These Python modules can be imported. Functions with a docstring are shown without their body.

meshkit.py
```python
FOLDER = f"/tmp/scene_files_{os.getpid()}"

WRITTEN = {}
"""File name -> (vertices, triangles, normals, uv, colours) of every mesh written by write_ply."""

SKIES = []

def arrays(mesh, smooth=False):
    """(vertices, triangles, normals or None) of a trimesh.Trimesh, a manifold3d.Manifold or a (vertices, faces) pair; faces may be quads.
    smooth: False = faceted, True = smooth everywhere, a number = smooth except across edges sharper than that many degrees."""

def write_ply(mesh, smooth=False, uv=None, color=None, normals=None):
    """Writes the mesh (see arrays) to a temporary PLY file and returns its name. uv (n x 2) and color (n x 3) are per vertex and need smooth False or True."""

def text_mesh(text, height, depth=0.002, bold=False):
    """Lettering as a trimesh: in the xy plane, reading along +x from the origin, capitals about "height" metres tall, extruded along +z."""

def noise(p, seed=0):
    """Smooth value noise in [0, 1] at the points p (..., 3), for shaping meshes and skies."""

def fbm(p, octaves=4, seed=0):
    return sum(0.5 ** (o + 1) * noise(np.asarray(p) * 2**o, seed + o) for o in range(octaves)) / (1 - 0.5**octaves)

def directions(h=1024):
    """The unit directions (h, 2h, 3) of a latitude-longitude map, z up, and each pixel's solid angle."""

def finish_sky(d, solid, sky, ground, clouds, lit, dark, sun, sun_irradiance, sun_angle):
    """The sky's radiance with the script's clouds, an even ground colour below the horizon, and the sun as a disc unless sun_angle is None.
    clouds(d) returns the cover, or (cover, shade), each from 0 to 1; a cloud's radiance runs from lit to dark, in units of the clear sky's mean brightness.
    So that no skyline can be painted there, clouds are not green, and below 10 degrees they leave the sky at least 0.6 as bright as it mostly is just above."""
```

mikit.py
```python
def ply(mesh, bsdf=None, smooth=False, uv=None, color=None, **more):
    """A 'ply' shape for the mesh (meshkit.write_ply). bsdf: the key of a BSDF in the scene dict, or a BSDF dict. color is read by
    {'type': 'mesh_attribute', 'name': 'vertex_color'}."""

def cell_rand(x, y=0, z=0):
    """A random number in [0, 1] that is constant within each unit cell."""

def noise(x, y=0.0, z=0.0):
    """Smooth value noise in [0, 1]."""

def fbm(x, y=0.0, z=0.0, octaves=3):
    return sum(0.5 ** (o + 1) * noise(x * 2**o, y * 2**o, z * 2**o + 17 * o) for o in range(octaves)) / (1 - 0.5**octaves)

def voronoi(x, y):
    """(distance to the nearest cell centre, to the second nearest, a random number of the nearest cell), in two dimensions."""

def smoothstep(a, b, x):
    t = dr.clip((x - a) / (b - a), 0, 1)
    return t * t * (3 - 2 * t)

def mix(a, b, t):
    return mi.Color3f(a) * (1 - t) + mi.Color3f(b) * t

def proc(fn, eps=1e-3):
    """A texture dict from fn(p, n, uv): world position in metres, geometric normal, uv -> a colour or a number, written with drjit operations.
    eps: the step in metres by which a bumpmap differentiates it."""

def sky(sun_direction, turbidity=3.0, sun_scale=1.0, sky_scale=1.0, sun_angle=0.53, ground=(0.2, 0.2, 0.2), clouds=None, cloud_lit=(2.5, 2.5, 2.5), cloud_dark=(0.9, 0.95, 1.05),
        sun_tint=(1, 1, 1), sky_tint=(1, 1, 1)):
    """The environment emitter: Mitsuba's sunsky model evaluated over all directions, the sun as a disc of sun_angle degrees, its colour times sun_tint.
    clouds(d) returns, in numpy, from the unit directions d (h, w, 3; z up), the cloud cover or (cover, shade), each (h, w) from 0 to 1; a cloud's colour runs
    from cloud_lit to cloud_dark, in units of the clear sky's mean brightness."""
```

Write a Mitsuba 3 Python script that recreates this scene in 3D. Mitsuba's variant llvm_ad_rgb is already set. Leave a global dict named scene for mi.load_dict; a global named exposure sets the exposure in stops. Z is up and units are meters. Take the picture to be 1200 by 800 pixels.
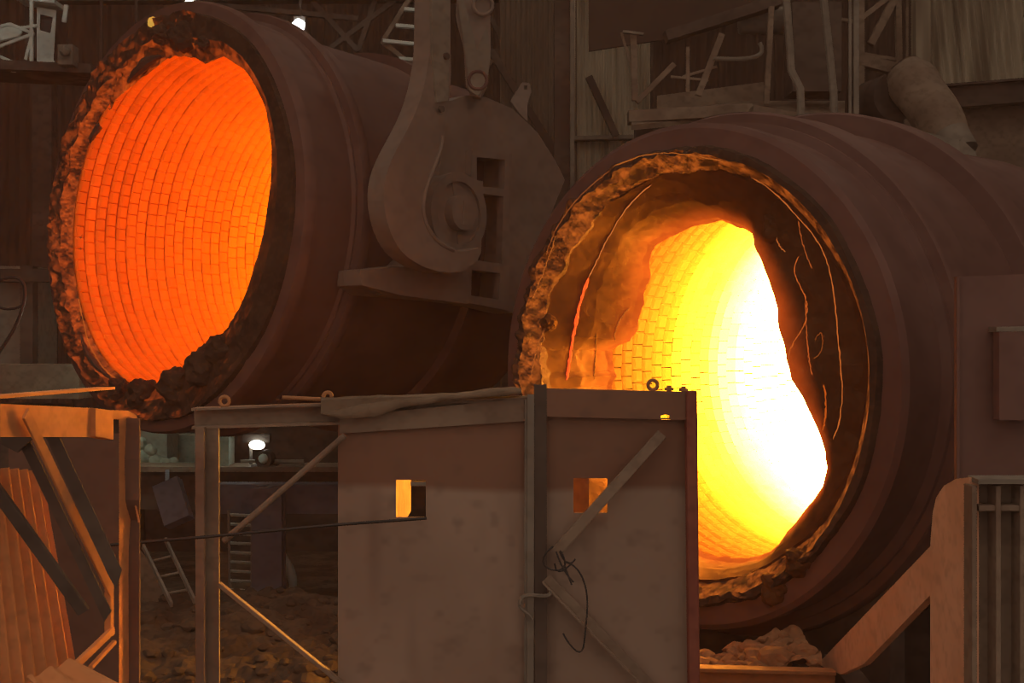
import math, random
import numpy as np, trimesh, drjit as dr, mitsuba as mi, mikit, meshkit
from shapely.geometry import Polygon, Point, box as sbox, LineString
from mikit import fbm, noise, smoothstep, mix

T = mi.ScalarTransform4f
rng = np.random.default_rng(7)
scene, labels = {}, {}
F, CH = 1648.0, 3.0                        # focal length in pixels of the 1200 x 800 frame, camera height
CAM = np.array([0, 0, CH])

# ------------------------------------------------------------------ camera, lights, exposure
scene['camera'] = {'type': 'perspective', 'fov': 2 * math.degrees(math.atan(600 / F)), 'fov_axis': 'x', 'near_clip': 0.1, 'far_clip': 200.0,
                   'to_world': T().look_at([0, 0, CH], [0, 10, CH], [0, 0, 1])}
exposure = 0.0
# grey daylight that enters the hall by its open end behind the camera
scene['daylight'] = {'type': 'constant', 'radiance': {'type': 'rgb', 'value': [0.57, 0.43, 0.335]}, 'sampling_weight': 6.0}

HOT_R = [(0.0, (0.45, 0.05, 0.003)), (0.7, (0.7, 0.09, 0.004)), (1.2, (0.95, 0.19, 0.006)), (1.7, (1.8, 0.58, 0.015)), (2.3, (9, 3.6, 0.13)), (3.0, (40, 17, 1.4)), (4.2, (80, 33, 4.0))]
HOT_L = [(0.0, (0.47, 0.038, 0.0006)), (0.6, (0.54, 0.045, 0.0006)), (1.6, (0.75, 0.083, 0.0008)), (2.4, (1.0, 0.165, 0.0012)), (3.2, (1.4, 0.40, 0.003))]

# thin brown dust that hangs in the whole hall
scene['dust_medium'] = {'type': 'homogeneous', 'sigma_t': 0.0042, 'albedo': {'type': 'rgb', 'value': [0.95, 0.56, 0.38]}}
scene['camera']['medium'] = {'type': 'ref', 'id': 'dust_medium'}
scene['dust_haze'] = {'type': 'cube', 'to_world': T().translate([0, 14.5, 8]).scale([23, 27, 9]), 'bsdf': {'type': 'null'}, 'interior': {'type': 'ref', 'id': 'dust_medium'}}
labels['dust_haze'] = {'label': 'thin brown dust haze filling the whole hall', 'category': 'haze', 'kind': 'stuff'}

# ------------------------------------------------------------------ helpers
def P(px, py, Y):
    return np.array([(px - 600) / F * Y, Y, CH + (400 - py) / F * Y])


def onplane(px, py, p0, n):
    d = np.array([(px - 600) / F, 1.0, (400 - py) / F])
    return CAM + d * (np.dot(np.asarray(p0) - CAM, n) / np.dot(d, n))


def unit(v):
    v = np.asarray(v, float)
    return v / np.linalg.norm(v)


def add(key, mesh, mat, smooth=False, **more):
    if isinstance(mesh, list):
        mesh = trimesh.util.concatenate(mesh)
    k, i = key, 0
    while k in scene:
        i += 1
        k = f'{key}_{i:03d}'
    scene[k] = mikit.ply(mesh, mat, smooth=smooth, **more)
    return k


def tag(key, label=None, cat=None, group=None, kind=None):
    labels[key] = {a: b for a, b in dict(label=label, category=cat, group=group, kind=kind).items() if b}
    return key


def basis(d, up=(0, 0, 1)):
    z = unit(d)
    up = np.asarray(up, float)
    if abs(np.dot(z, unit(up))) > 0.99:
        up = np.array([0, 1.0, 0]) if abs(z[1]) < 0.9 else np.array([1.0, 0, 0])
    x = unit(np.cross(up, z))
    return x, np.cross(z, x), z


def extrude(poly, p0, x, y, z, h):
    m = trimesh.creation.extrude_polygon(poly, h, engine='earcut')
    M = np.eye(4)
    M[:3, 0], M[:3, 1], M[:3, 2], M[:3, 3] = x, y, z, p0
    m.apply_transform(M)
    return m


def beam(p0, p1, prof, up=(0, 0, 1)):
    p0, p1 = np.asarray(p0, float), np.asarray(p1, float)
    x, y, z = basis(p1 - p0, up)
    return extrude(prof, p0, x, y, z, np.linalg.norm(p1 - p0))


def rect(w, h, r=0.0):
    p = sbox(-w / 2, -h / 2, w / 2, h / 2)
    return p.buffer(-r).buffer(r, quad_segs=2) if r else p


def ibeam(w, h, t=0.02):
    return sbox(-w / 2, -h / 2, w / 2, -h / 2 + t).union(sbox(-w / 2, h / 2 - t, w / 2, h / 2)).union(sbox(-t / 2, -h / 2, t / 2, h / 2))


def channel(w, h, t=0.012):
    """Web at -x, flanges towards +x."""
    return sbox(-w / 2, -h / 2, -w / 2 + t, h / 2).union(sbox(-w / 2, -h / 2, w / 2, -h / 2 + t)).union(sbox(-w / 2, h / 2 - t, w / 2, h / 2))


def angle(w, h, t=0.012):
    return sbox(-w / 2, -h / 2, -w / 2 + t, h / 2).union(sbox(-w / 2, -h / 2, w / 2, -h / 2 + t))


def circ(r, n=5):
    return Point(0, 0).buffer(r, quad_segs=n)


def bar(p0, p1, w, h, up=(0, 0, 1), r=0.004):
    return beam(p0, p1, rect(w, h, min(r, w / 3, h / 3)), up)


def spline(pts, n=40):
    from scipy.interpolate import CubicSpline
    pts = np.asarray(pts, float)
    t = np.r_[0, np.cumsum(np.linalg.norm(np.diff(pts, axis=0), axis=1))]
    return CubicSpline(t, pts)(np.linspace(0, t[-1], n))


def tube(pts, r, sides=8):
    p = np.asarray(pts, float)
    r = np.broadcast_to(r, (len(p),))
    t = np.gradient(p, axis=0)
    t /= np.linalg.norm(t, axis=1, keepdims=True) + 1e-12
    a = np.zeros_like(p)
    ref = basis(t[0])[0]
    for i in range(len(p)):
        ref = unit(ref - np.dot(ref, t[i]) * t[i])
        a[i] = ref
    b = np.cross(t, a)
    g = np.arange(sides) * 2 * np.pi / sides
    v = p[:, None] + r[:, None, None] * (np.cos(g)[None, :, None] * a[:, None] + np.sin(g)[None, :, None] * b[:, None])
    n = len(p)
    i, j = np.meshgrid(np.arange(n - 1), np.arange(sides), indexing='ij')
    q = np.stack([i * sides + j, i * sides + (j + 1) % sides, (i + 1) * sides + (j + 1) % sides, (i + 1) * sides + j], -1).reshape(-1, 4)
    f = np.vstack([q[:, [0, 1, 2]], q[:, [0, 2, 3]]])
    caps = [[0, k + 1, k] for k in range(1, sides - 1)] + [[(n - 1) * sides, (n - 1) * sides + k, (n - 1) * sides + k + 1] for k in range(1, sides - 1)]
    return trimesh.Trimesh(v.reshape(-1, 3), np.vstack([f, caps]), process=False)


def torus(c, n, R, r, N=24, sides=8):
    x, y, _ = basis(n)
    a = np.linspace(0, 2 * np.pi, N + 1)
    return tube(np.asarray(c) + R * (np.cos(a)[:, None] * x + np.sin(a)[:, None] * y), r, sides)


def plate(pts, n, th, holes=()):
    """A plate whose front face holds the points (coplanar), n pointing at the viewer; it is th thick away from n."""
    pts = [np.asarray(p, float) for p in pts]
    o, n = pts[0], unit(n)
    x, y, _ = basis(n)
    to2 = lambda ps: [(np.dot(p - o, x), np.dot(p - o, y)) for p in ps]
    return extrude(Polygon(to2(pts), [to2([np.asarray(q, float) for q in h]) for h in holes]).buffer(0), o - n * th, x, y, n, th)


def pxplate(px, p0, n, th, holes=()):
    n = unit(n)
    return plate([onplane(a, b, p0, n) for a, b in px], n, th, [[onplane(a, b, p0, n) for a, b in h] for h in holes])


def corrugated(c00, c10, c11, c01, pitch, amp, th=0.004, nv=2):
    """A sheet over a four-cornered patch; the waves run from the edge c00-c10 to c01-c11."""
    c00, c10, c11, c01 = map(np.asarray, (c00, c10, c11, c01))
    W = np.linalg.norm(c10 - c00)
    nu = int(W / pitch * 8) + 1
    u, v = np.meshgrid(np.linspace(0, 1, nu), np.linspace(0, 1, nv), indexing='ij')
    n = unit(np.cross(c10 - c00, c01 - c00))
    u_, v_ = u[..., None], v[..., None]
    p = c00 * (1 - u_) * (1 - v_) + c10 * u_ * (1 - v_) + c11 * u_ * v_ + c01 * (1 - u_) * v_
    p = p + n * (amp * np.sin(u_ * W / pitch * 2 * np.pi))
    v2 = np.concatenate([(p + n * th / 2).reshape(-1, 3), (p - n * th / 2).reshape(-1, 3)])
    i, j = np.meshgrid(np.arange(nu - 1), np.arange(nv - 1), indexing='ij')
    q = np.stack([i * nv + j, (i + 1) * nv + j, (i + 1) * nv + j + 1, i * nv + j + 1], -1).reshape(-1, 4)
    f = np.vstack([q[:, [0, 1, 2]], q[:, [0, 2, 3]]])
    return trimesh.Trimesh(v2, np.vstack([f, f[:, ::-1] + nu * nv]), process=False)


def rough(mesh, amp, scale, seed=0):
    """Shift the vertices by noise."""
    v = np.array(mesh.vertices)
    d = np.stack([meshkit.fbm(v * scale + 31 * k, 3, seed + k) for k in range(3)], 1) - 0.5
    mesh.vertices = v + d * 2 * amp
    return mesh


def bentplate(c00, c10, c11, c01, n, th, amp, seed, N=24, scale=1.6):
    """A slightly warped quadrilateral sheet."""
    c = [np.asarray(x, float) for x in (c00, c10, c11, c01)]
    n = unit(n)
    u, v = np.meshgrid(np.linspace(0, 1, N), np.linspace(0, 1, N), indexing='ij')
    u_, v_ = u[..., None], v[..., None]
    p = c[0] * (1 - u_) * (1 - v_) + c[1] * u_ * (1 - v_) + c[2] * u_ * v_ + c[3] * (1 - u_) * v_
    d = (meshkit.fbm(p * scale, 3, seed) - 0.5) * 2 * amp
    f = p + n * d[..., None]
    vv = np.concatenate([f.reshape(-1, 3), (f - n * th).reshape(-1, 3)])
    i, j = np.meshgrid(np.arange(N - 1), np.arange(N - 1), indexing='ij')
    q = np.stack([i * N + j, (i + 1) * N + j, (i + 1) * N + j + 1, i * N + j + 1], -1).reshape(-1, 4)
    tri = np.vstack([q[:, [0, 1, 2]], q[:, [0, 2, 3]]])
    m = trimesh.Trimesh(vv, np.vstack([tri, tri[:, ::-1] + N * N]), process=False)
    ring = [k * N for k in range(N)] + [(N - 1) * N + k for k in range(1, N)] + [k * N + N - 1 for k in range(N - 2, -1, -1)] + [k for k in range(N - 2, 0, -1)]
    side = []
    for a, b in zip(ring, ring[1:] + ring[:1]):
        side += [[a, b, b + N * N], [a, b + N * N, a + N * N]]
    return trimesh.Trimesh(m.vertices, np.vstack([m.faces, side]), process=False)


def lump(c, r, seed, amp=0.35, sub=2, squash=(1, 1, 1)):
    m = trimesh.creation.icosphere(sub, 1.0)
    v = np.array(m.vertices)
    d = 1 + amp * 2 * (meshkit.fbm(v * 1.6 + 10 * seed, 3, seed) - 0.5)
    m.vertices = v * d[:, None] * r * np.asarray(squash) + np.asarray(c)
    return m


def raycast(px, mesh):
    """The first points of the mesh seen at these pixels from the camera's place (used to lay seams on a crust), None where missed."""
    tri = np.array(mesh.vertices)[np.array(mesh.faces)]
    out = []
    for x, y in px:
        d = np.array([(x - 600) / F, 1.0, (400 - y) / F])
        e1, e2 = tri[:, 1] - tri[:, 0], tri[:, 2] - tri[:, 0]
        h = np.cross(d, e2)
        a = (e1 * h).sum(1)
        a = np.where(abs(a) < 1e-12, 1e-12, a)
        s = CAM - tri[:, 0]
        u = (s * h).sum(1) / a
        q = np.cross(s, e1)
        v = (q @ d) / a
        t = (e2 * q).sum(1) / a
        ok = (u >= 0) & (v >= 0) & (u + v <= 1) & (t > 0.1)
        out.append(CAM + d * (t[ok].min() - 0.004) if ok.any() else None)
    return out


# ------------------------------------------------------------------ materials
def stained(name, a, b, c, scale=1.0, rough_=0.75, spec=0.3, streak=0.0, metallic=0.0):
    """Steel or stone of three tones: a ground tone, broad patches of b, small flecks of c."""
    def fn(p, n, uv):
        k = fbm(p.x * scale * 1.3, p.y * scale * 1.3, p.z * scale * (1.3 - streak), 4)
        f = fbm(p.x * scale * 9 + 5, p.y * scale * 9, p.z * scale * (9 - 7 * streak), 3)
        return mix(mix(a, b, smoothstep(0.35, 0.65, k)), c, smoothstep(0.4, 0.85, f) * 0.45)
    scene[name] = {'type': 'twosided', 'bsdf': {'type': 'principled', 'base_color': mikit.proc(fn), 'roughness': rough_, 'specular': spec, 'metallic': metallic}}
    return name


SHELL = stained('mat_shell', (0.135, 0.071, 0.06), (0.165, 0.092, 0.078), (0.105, 0.053, 0.045), 0.6, 0.62)
SLAG = stained('mat_slag', (0.085, 0.05, 0.034), (0.06, 0.036, 0.026), (0.12, 0.072, 0.045), 2.2, 0.85, 0.15)
SKULL = stained('mat_skull', (0.105, 0.05, 0.024), (0.13, 0.063, 0.03), (0.075, 0.036, 0.017), 1.5, 0.9, 0.05)
HOOKM = stained('mat_hook', (0.20, 0.155, 0.13), (0.235, 0.185, 0.155), (0.155, 0.115, 0.095), 1.0, 0.6)
GREY = stained('mat_grey', (0.19, 0.165, 0.135), (0.24, 0.21, 0.172), (0.13, 0.105, 0.083), 1.5, 0.65)
DARK = stained('mat_dark', (0.085, 0.062, 0.05), (0.12, 0.09, 0.072), (0.055, 0.038, 0.03), 1.2, 0.8)
RUST = stained('mat_rust', (0.34, 0.165, 0.075), (0.42, 0.215, 0.105), (0.22, 0.105, 0.05), 2.0, 0.8)
STAND = stained('mat_stand', (0.68, 0.37, 0.225), (0.75, 0.43, 0.27), (0.48, 0.25, 0.15), 2.0, 0.75)
ORANGE = stained('mat_orange', (0.68, 0.28, 0.105), (0.76, 0.335, 0.135), (0.5, 0.2, 0.078), 2.0, 0.75)  # one orange base tone for the side frame and corrugated sheets
BACKP = stained('mat_back_plate', (0.16, 0.09, 0.065), (0.19, 0.11, 0.08), (0.12, 0.065, 0.045), 1.5, 0.75)
REDP = stained('mat_red_post', (0.20, 0.062, 0.045), (0.25, 0.085, 0.06), (0.13, 0.04, 0.03), 2.0, 0.75)
FRAME = stained('mat_frame', (0.19, 0.135, 0.10), (0.25, 0.19, 0.14), (0.12, 0.08, 0.055), 2.0, 0.7)
DUST = stained('mat_dust', (0.15, 0.105, 0.074), (0.21, 0.155, 0.11), (0.09, 0.06, 0.04), 2.5, 0.95, 0.1)


def sheet_fn(p, n, uv):
    st = fbm(p.x * 7.0, p.y * 7.0, p.z * 0.35, 3)
    k = fbm(p.x * 0.7, p.y * 0.7, p.z * 0.5, 3)
    c = mix((0.20, 0.165, 0.12), (0.42, 0.375, 0.285), smoothstep(0.3, 0.72, st))
    return mix(c, (0.17, 0.13, 0.095), smoothstep(0.5, 0.75, k) * 0.6)


scene['mat_sheet'] = {'type': 'twosided', 'bsdf': {'type': 'principled', 'base_color': mikit.proc(sheet_fn), 'roughness': 0.8, 'specular': 0.2}}
SHEET = 'mat_sheet'
DIRT = stained('mat_dirt', (0.085, 0.062, 0.045), (0.125, 0.093, 0.066), (0.055, 0.038, 0.027), 2.5, 0.95, 0.05)
SLAGD = stained('mat_rubble', (0.30, 0.165, 0.09), (0.38, 0.22, 0.125), (0.18, 0.095, 0.05), 3.0, 0.95, 0.1)
WALLM = stained('mat_wall', (0.10, 0.07, 0.056), (0.13, 0.092, 0.072), (0.07, 0.048, 0.04), 0.4, 0.9, 0.1, 0.8)
WALL2 = stained('mat_wall_light', (0.155, 0.122, 0.093), (0.19, 0.15, 0.115), (0.12, 0.09, 0.07), 0.5, 0.9, 0.1, 0.8)
GREEN = stained('mat_green', (0.26, 0.29, 0.235), (0.33, 0.36, 0.30), (0.17, 0.18, 0.14), 2.0, 0.6)
PALE = stained('mat_pale', (0.55, 0.60, 0.56), (0.64, 0.69, 0.65), (0.40, 0.43, 0.40), 1.5, 0.55)
SLATE = stained('mat_slate', (0.13, 0.125, 0.15), (0.17, 0.16, 0.19), (0.09, 0.08, 0.10), 1.5, 0.7)


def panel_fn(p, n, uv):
    # shade over the top of the plates painted as a darker, redder band, down to a wavy line; below it dust and rain runs
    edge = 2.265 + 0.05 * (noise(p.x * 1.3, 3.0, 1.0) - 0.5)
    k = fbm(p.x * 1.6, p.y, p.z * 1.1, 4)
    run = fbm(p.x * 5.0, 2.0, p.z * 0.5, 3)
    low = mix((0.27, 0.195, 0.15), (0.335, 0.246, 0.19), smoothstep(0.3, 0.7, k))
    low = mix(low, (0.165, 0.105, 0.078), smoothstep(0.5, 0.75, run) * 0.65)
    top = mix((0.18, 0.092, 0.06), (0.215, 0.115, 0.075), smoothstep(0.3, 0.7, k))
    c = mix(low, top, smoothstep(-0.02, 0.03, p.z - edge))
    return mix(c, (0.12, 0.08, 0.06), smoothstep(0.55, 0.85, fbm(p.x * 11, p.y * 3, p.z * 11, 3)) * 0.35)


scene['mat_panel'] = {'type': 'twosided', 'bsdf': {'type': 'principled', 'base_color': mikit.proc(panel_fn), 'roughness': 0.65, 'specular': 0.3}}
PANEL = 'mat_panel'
scene['mat_hotbrick'] = {'type': 'twosided', 'bsdf': {'type': 'diffuse', 'reflectance': {'type': 'rgb', 'value': [0.42, 0.15, 0.03]}}}
scene['mat_hotbrick_dark'] = {'type': 'twosided', 'bsdf': {'type': 'diffuse', 'reflectance': {'type': 'rgb', 'value': [0.052, 0.033, 0.013]}}}
scene['mat_cable'] = {'type': 'twosided', 'bsdf': {'type': 'principled', 'base_color': {'type': 'rgb', 'value': [0.03, 0.025, 0.022]}, 'roughness': 0.6}}
CABLE = 'mat_cable'
scene['mat_lens'] = {'type': 'diffuse', 'reflectance': {'type': 'rgb', 'value': [0.8, 0.8, 0.8]}}


def lamp(rgb, w=1.0):
    return {'type': 'area', 'radiance': {'type': 'rgb', 'value': list(rgb)}, 'sampling_weight': w}


# ------------------------------------------------------------------ the hall
add('floor', trimesh.creation.box([44, 50, 0.3]).apply_translation([0, 15, -0.15]), DIRT)
tag('floor', 'dusty brown concrete floor of the melting shop', kind='structure')


def wall_sheets(holder, x0, x1, z0, z1, Y, mat, step, pitch, amp, lean=0.0):
    x = x0
    while x < x1 - 0.05:
        e = min(x + step, x1)
        add(f'{holder}__sheet', corrugated([x, Y - 0.02 * (int(x * 10) % 2), z0], [e + 0.05, Y, z0], [e + 0.05 + lean, Y, z1], [x + lean, Y, z1], pitch, amp), mat, smooth=50)
        x = e


add('wall_back', trimesh.creation.box([44, 0.3, 16]).apply_translation([0, 30.2, 8]), WALLM)
tag('wall_back', 'dim brown back wall of the hall', kind='structure')
wall_sheets('wall_back', -12.4, 12.4, 0.0, 13.0, 29.98, WALLM, 1.2, 0.22, 0.03)
for nm, x in (('left', -21.9), ('right', 21.9)):
    add(f'wall_{nm}', trimesh.creation.box([0.3, 50, 16]).apply_translation([x, 15, 8]), WALLM)
    tag(f'wall_{nm}', f'brown side wall of the hall', kind='structure')
add('ceiling', trimesh.creation.box([44, 36, 0.3]).apply_translation([0, 22, 16.1]), DARK)
tag('ceiling', 'dark roof of the hall', kind='structure')

# unseen high-bay lamps added under the roof to light the hall
for i, (x, y) in enumerate([(-7, 9), (0, 8), (8, 10), (-9, 20), (1, 19), (9, 18)]):
    k = add('added_hall_lamp__shade', trimesh.creation.cone(0.6, 0.5, sections=20).apply_translation([x, y, 14.75]), DARK) if i == 0 else add(f'added_hall_lamp_{i:03d}__shade', trimesh.creation.cone(0.6, 0.5, sections=20).apply_translation([x, y, 14.75]), DARK)
    base = k.split('__')[0]
    d = trimesh.creation.cylinder(0.45, 0.04, sections=20).apply_translation([x, y, 14.72])
    add(base + '__lens', d, 'mat_lens', emitter=lamp((25, 21.5, 16.5), 1.0))
    add(base + '__rod', bar([x, y, 15.2], [x, y, 15.93], 0.04, 0.04), DARK)
    tag(base, 'unseen high-bay lamp added ' + ['over the left end of the heat shield', 'over the middle of the heat shield', 'in front of the blazing ladle', 'behind the orange ladle', 'behind the tall column', 'behind the walkway'][i], 'lamp', 'unseen high-bay lamps added under the roof')


# ------------------------------------------------------------------ the ladles
class Ladle:
    def __init__(s, C, az, el):
        az, el = np.radians([az, el])
        s.C = np.asarray(C, float)
        s.a = np.array([np.sin(az) * np.cos(el), np.cos(az) * np.cos(el), np.sin(el)])
        s.t = np.array([np.cos(az), -np.sin(az), 0])
        s.w = np.cross(s.t, s.a)
        s.M = np.eye(4)
        s.M[:3, 0], s.M[:3, 1], s.M[:3, 2], s.M[:3, 3] = s.t, s.w, s.a, s.C

    def at(s, R, ph, d):
        R, ph, d = np.broadcast_arrays(np.asarray(R, float), ph, d)
        return s.C + R[..., None] * (np.cos(ph)[..., None] * s.t + np.sin(ph)[..., None] * s.w) + d[..., None] * s.a

    def lathe(s, prof, n=96, ph0=0, ph1=2 * np.pi):
        """Revolve the closed loop of (R, s) points about the axis."""
        prof = np.asarray(prof, float)
        ph = np.linspace(ph0, ph1, n + 1)
        v = s.at(prof[None, :, 0], ph[:, None], prof[None, :, 1])
        m = grid_mesh(v, closed=True)
        if m.volume < 0:
            print('flipped lathe')
            m.faces = m.faces[:, ::-1]
        return m

    def polar(s, px, sfun):
        """Photo outline -> radius at each phi on the surface s = sfun(phi)."""
        res = []
        for x, y in px:
            d = np.array([(x - 600) / F, 1.0, (400 - y) / F])
            ph = 0.0
            for _ in range(25):
                p0 = s.C + sfun(ph) * s.a
                q = CAM + d * (np.dot(p0 - CAM, s.a) / np.dot(d, s.a)) - s.C
                ph = math.atan2(np.dot(q, s.w), np.dot(q, s.t))
            res.append((ph % (2 * np.pi), math.hypot(np.dot(q, s.w), np.dot(q, s.t))))
        res.sort()
        ph, R = np.array(res).T
        return lambda x: np.interp(np.asarray(x) % (2 * np.pi), np.r_[ph[-1] - 2 * np.pi, ph, ph[0] + 2 * np.pi], np.r_[R[-1], R, R[0]])


def grid_mesh(v, closed=False):
    """Triangles over a grid of points; closed joins the last column to the first."""
    n, m = v.shape[:2]
    i, j = np.meshgrid(np.arange(n - 1), np.arange(m if closed else m - 1), indexing='ij')
    k = (j + 1) % m
    q = np.stack([i * m + j, (i + 1) * m + j, (i + 1) * m + k, i * m + k], -1).reshape(-1, 4)
    return trimesh.Trimesh(v.reshape(-1, 3), np.vstack([q[:, [0, 1, 2]], q[:, [0, 2, 3]]]), process=False)


def smooth01(t):
    t = np.clip(t, 0, 1)
    return t * t * (3 - 2 * t)


def crust(L, loop, n=420, m=12, amp=0.04, scale=3.0, seed=0, keep=(), calm=0.0):
    """A rough ring: loop(phi) gives the corners (R, s) of the cross-section; noise roughens all but the corners in keep."""
    ph = np.linspace(0, 2 * np.pi, n + 1)
    cs = [np.broadcast_arrays(ph * 0 + c[0], ph * 0 + c[1]) for c in loop(ph)]
    rows, weight = [], []
    for k in range(len(cs)):
        a, b = cs[k], cs[(k + 1) % len(cs)]
        for u in np.arange(m) / m:
            rows.append((a[0] * (1 - u) + b[0] * u, a[1] * (1 - u) + b[1] * u))
            wa, wb = (0.0 if k in keep else 1.0), (0.0 if (k + 1) % len(cs) in keep else 1.0)
            weight.append(wa * (1 - u) + wb * u)
    R, S = np.array([r for r, _ in rows]).T, np.array([q for _, q in rows]).T
    v = L.at(R, ph[:, None], S)
    w = np.array(weight)[None, :] * (1 - calm * smooth01((np.cos(ph) - 0.0) / 0.6) * smooth01((np.sin(ph) + 0.75) / 0.3))[:, None]
    n1 = meshkit.fbm(v * scale, 4, seed) - 0.5
    n2 = meshkit.fbm(v * scale * 2.6 + 40, 3, seed + 9) - 0.5
    n3 = np.abs(meshkit.fbm(v * scale * 1.3 + 80, 3, seed + 5) - 0.5)
    R2 = R + w * amp * (2.2 * n1 + 1.6 * n2)
    S2 = S - w * amp * (2.0 * n1 - 3.2 * n3 + 1.8 * n2 + 0.5)
    v = L.at(R2, ph[:, None], S2)
    v[-1] = v[0]
    v = np.concatenate([v, v[:, :1]], 1)
    g = grid_mesh(v)
    q = trimesh.Trimesh(g.vertices, g.faces, process=False)
    if q.volume < 0:
        g.faces = g.faces[:, ::-1]
    a_, b_ = np.meshgrid(np.linspace(0, 1, v.shape[0]), np.linspace(0, 1, v.shape[1]), indexing='ij')
    g.metadata['uv'] = np.stack([a_, b_], -1).reshape(-1, 2)
    return g


def painted_glow(L, e, lo, hi, smax, freq=6.0):
    """Radiance of hot slag, with light from the interior painted in as emission: glowing patches on the sides of the crust that face the axis, near the mouth, between dark clinker."""
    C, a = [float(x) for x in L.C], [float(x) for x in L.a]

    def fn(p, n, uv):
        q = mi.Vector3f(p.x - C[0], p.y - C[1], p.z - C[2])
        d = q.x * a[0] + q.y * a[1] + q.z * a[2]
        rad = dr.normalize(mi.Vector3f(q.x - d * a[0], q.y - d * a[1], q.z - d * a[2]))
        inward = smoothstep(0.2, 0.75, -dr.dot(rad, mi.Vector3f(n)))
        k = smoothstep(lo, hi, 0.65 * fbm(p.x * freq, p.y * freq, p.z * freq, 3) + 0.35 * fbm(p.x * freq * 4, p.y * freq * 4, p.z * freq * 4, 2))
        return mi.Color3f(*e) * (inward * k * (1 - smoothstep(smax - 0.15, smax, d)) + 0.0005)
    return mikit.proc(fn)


def ramp(stops, x):
    xs = [a for a, _ in stops]
    return np.array([np.interp(x, xs, [c[k] for _, c in stops]) for k in range(3)])


def hot_texture(L, stops, var):
    """Radiance of the hot lining by the depth in the ladle, in blotches a little hotter and cooler."""
    C, a = [float(x) for x in L.C], [float(x) for x in L.a]

    def fn(p, n, uv):
        d = (p.x - C[0]) * a[0] + (p.y - C[1]) * a[1] + (p.z - C[2]) * a[2]
        c = mi.Color3f(*stops[0][1])
        for (x0, c0), (x1, c1) in zip(stops, stops[1:]):
            t = dr.clip((d - x0) / (x1 - x0), 0, 1)
            c += (mi.Color3f(*c1) - mi.Color3f(*c0)) * t
        k = fbm(p.x * 3, p.y * 3, p.z * 3, 3) - 0.5
        g = fbm(p.x * 14, p.y * 14, p.z * 14, 2) - 0.5
        return c * (1 + var * (1.6 * k + 1.0 * g))
    return mikit.proc(fn)


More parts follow.
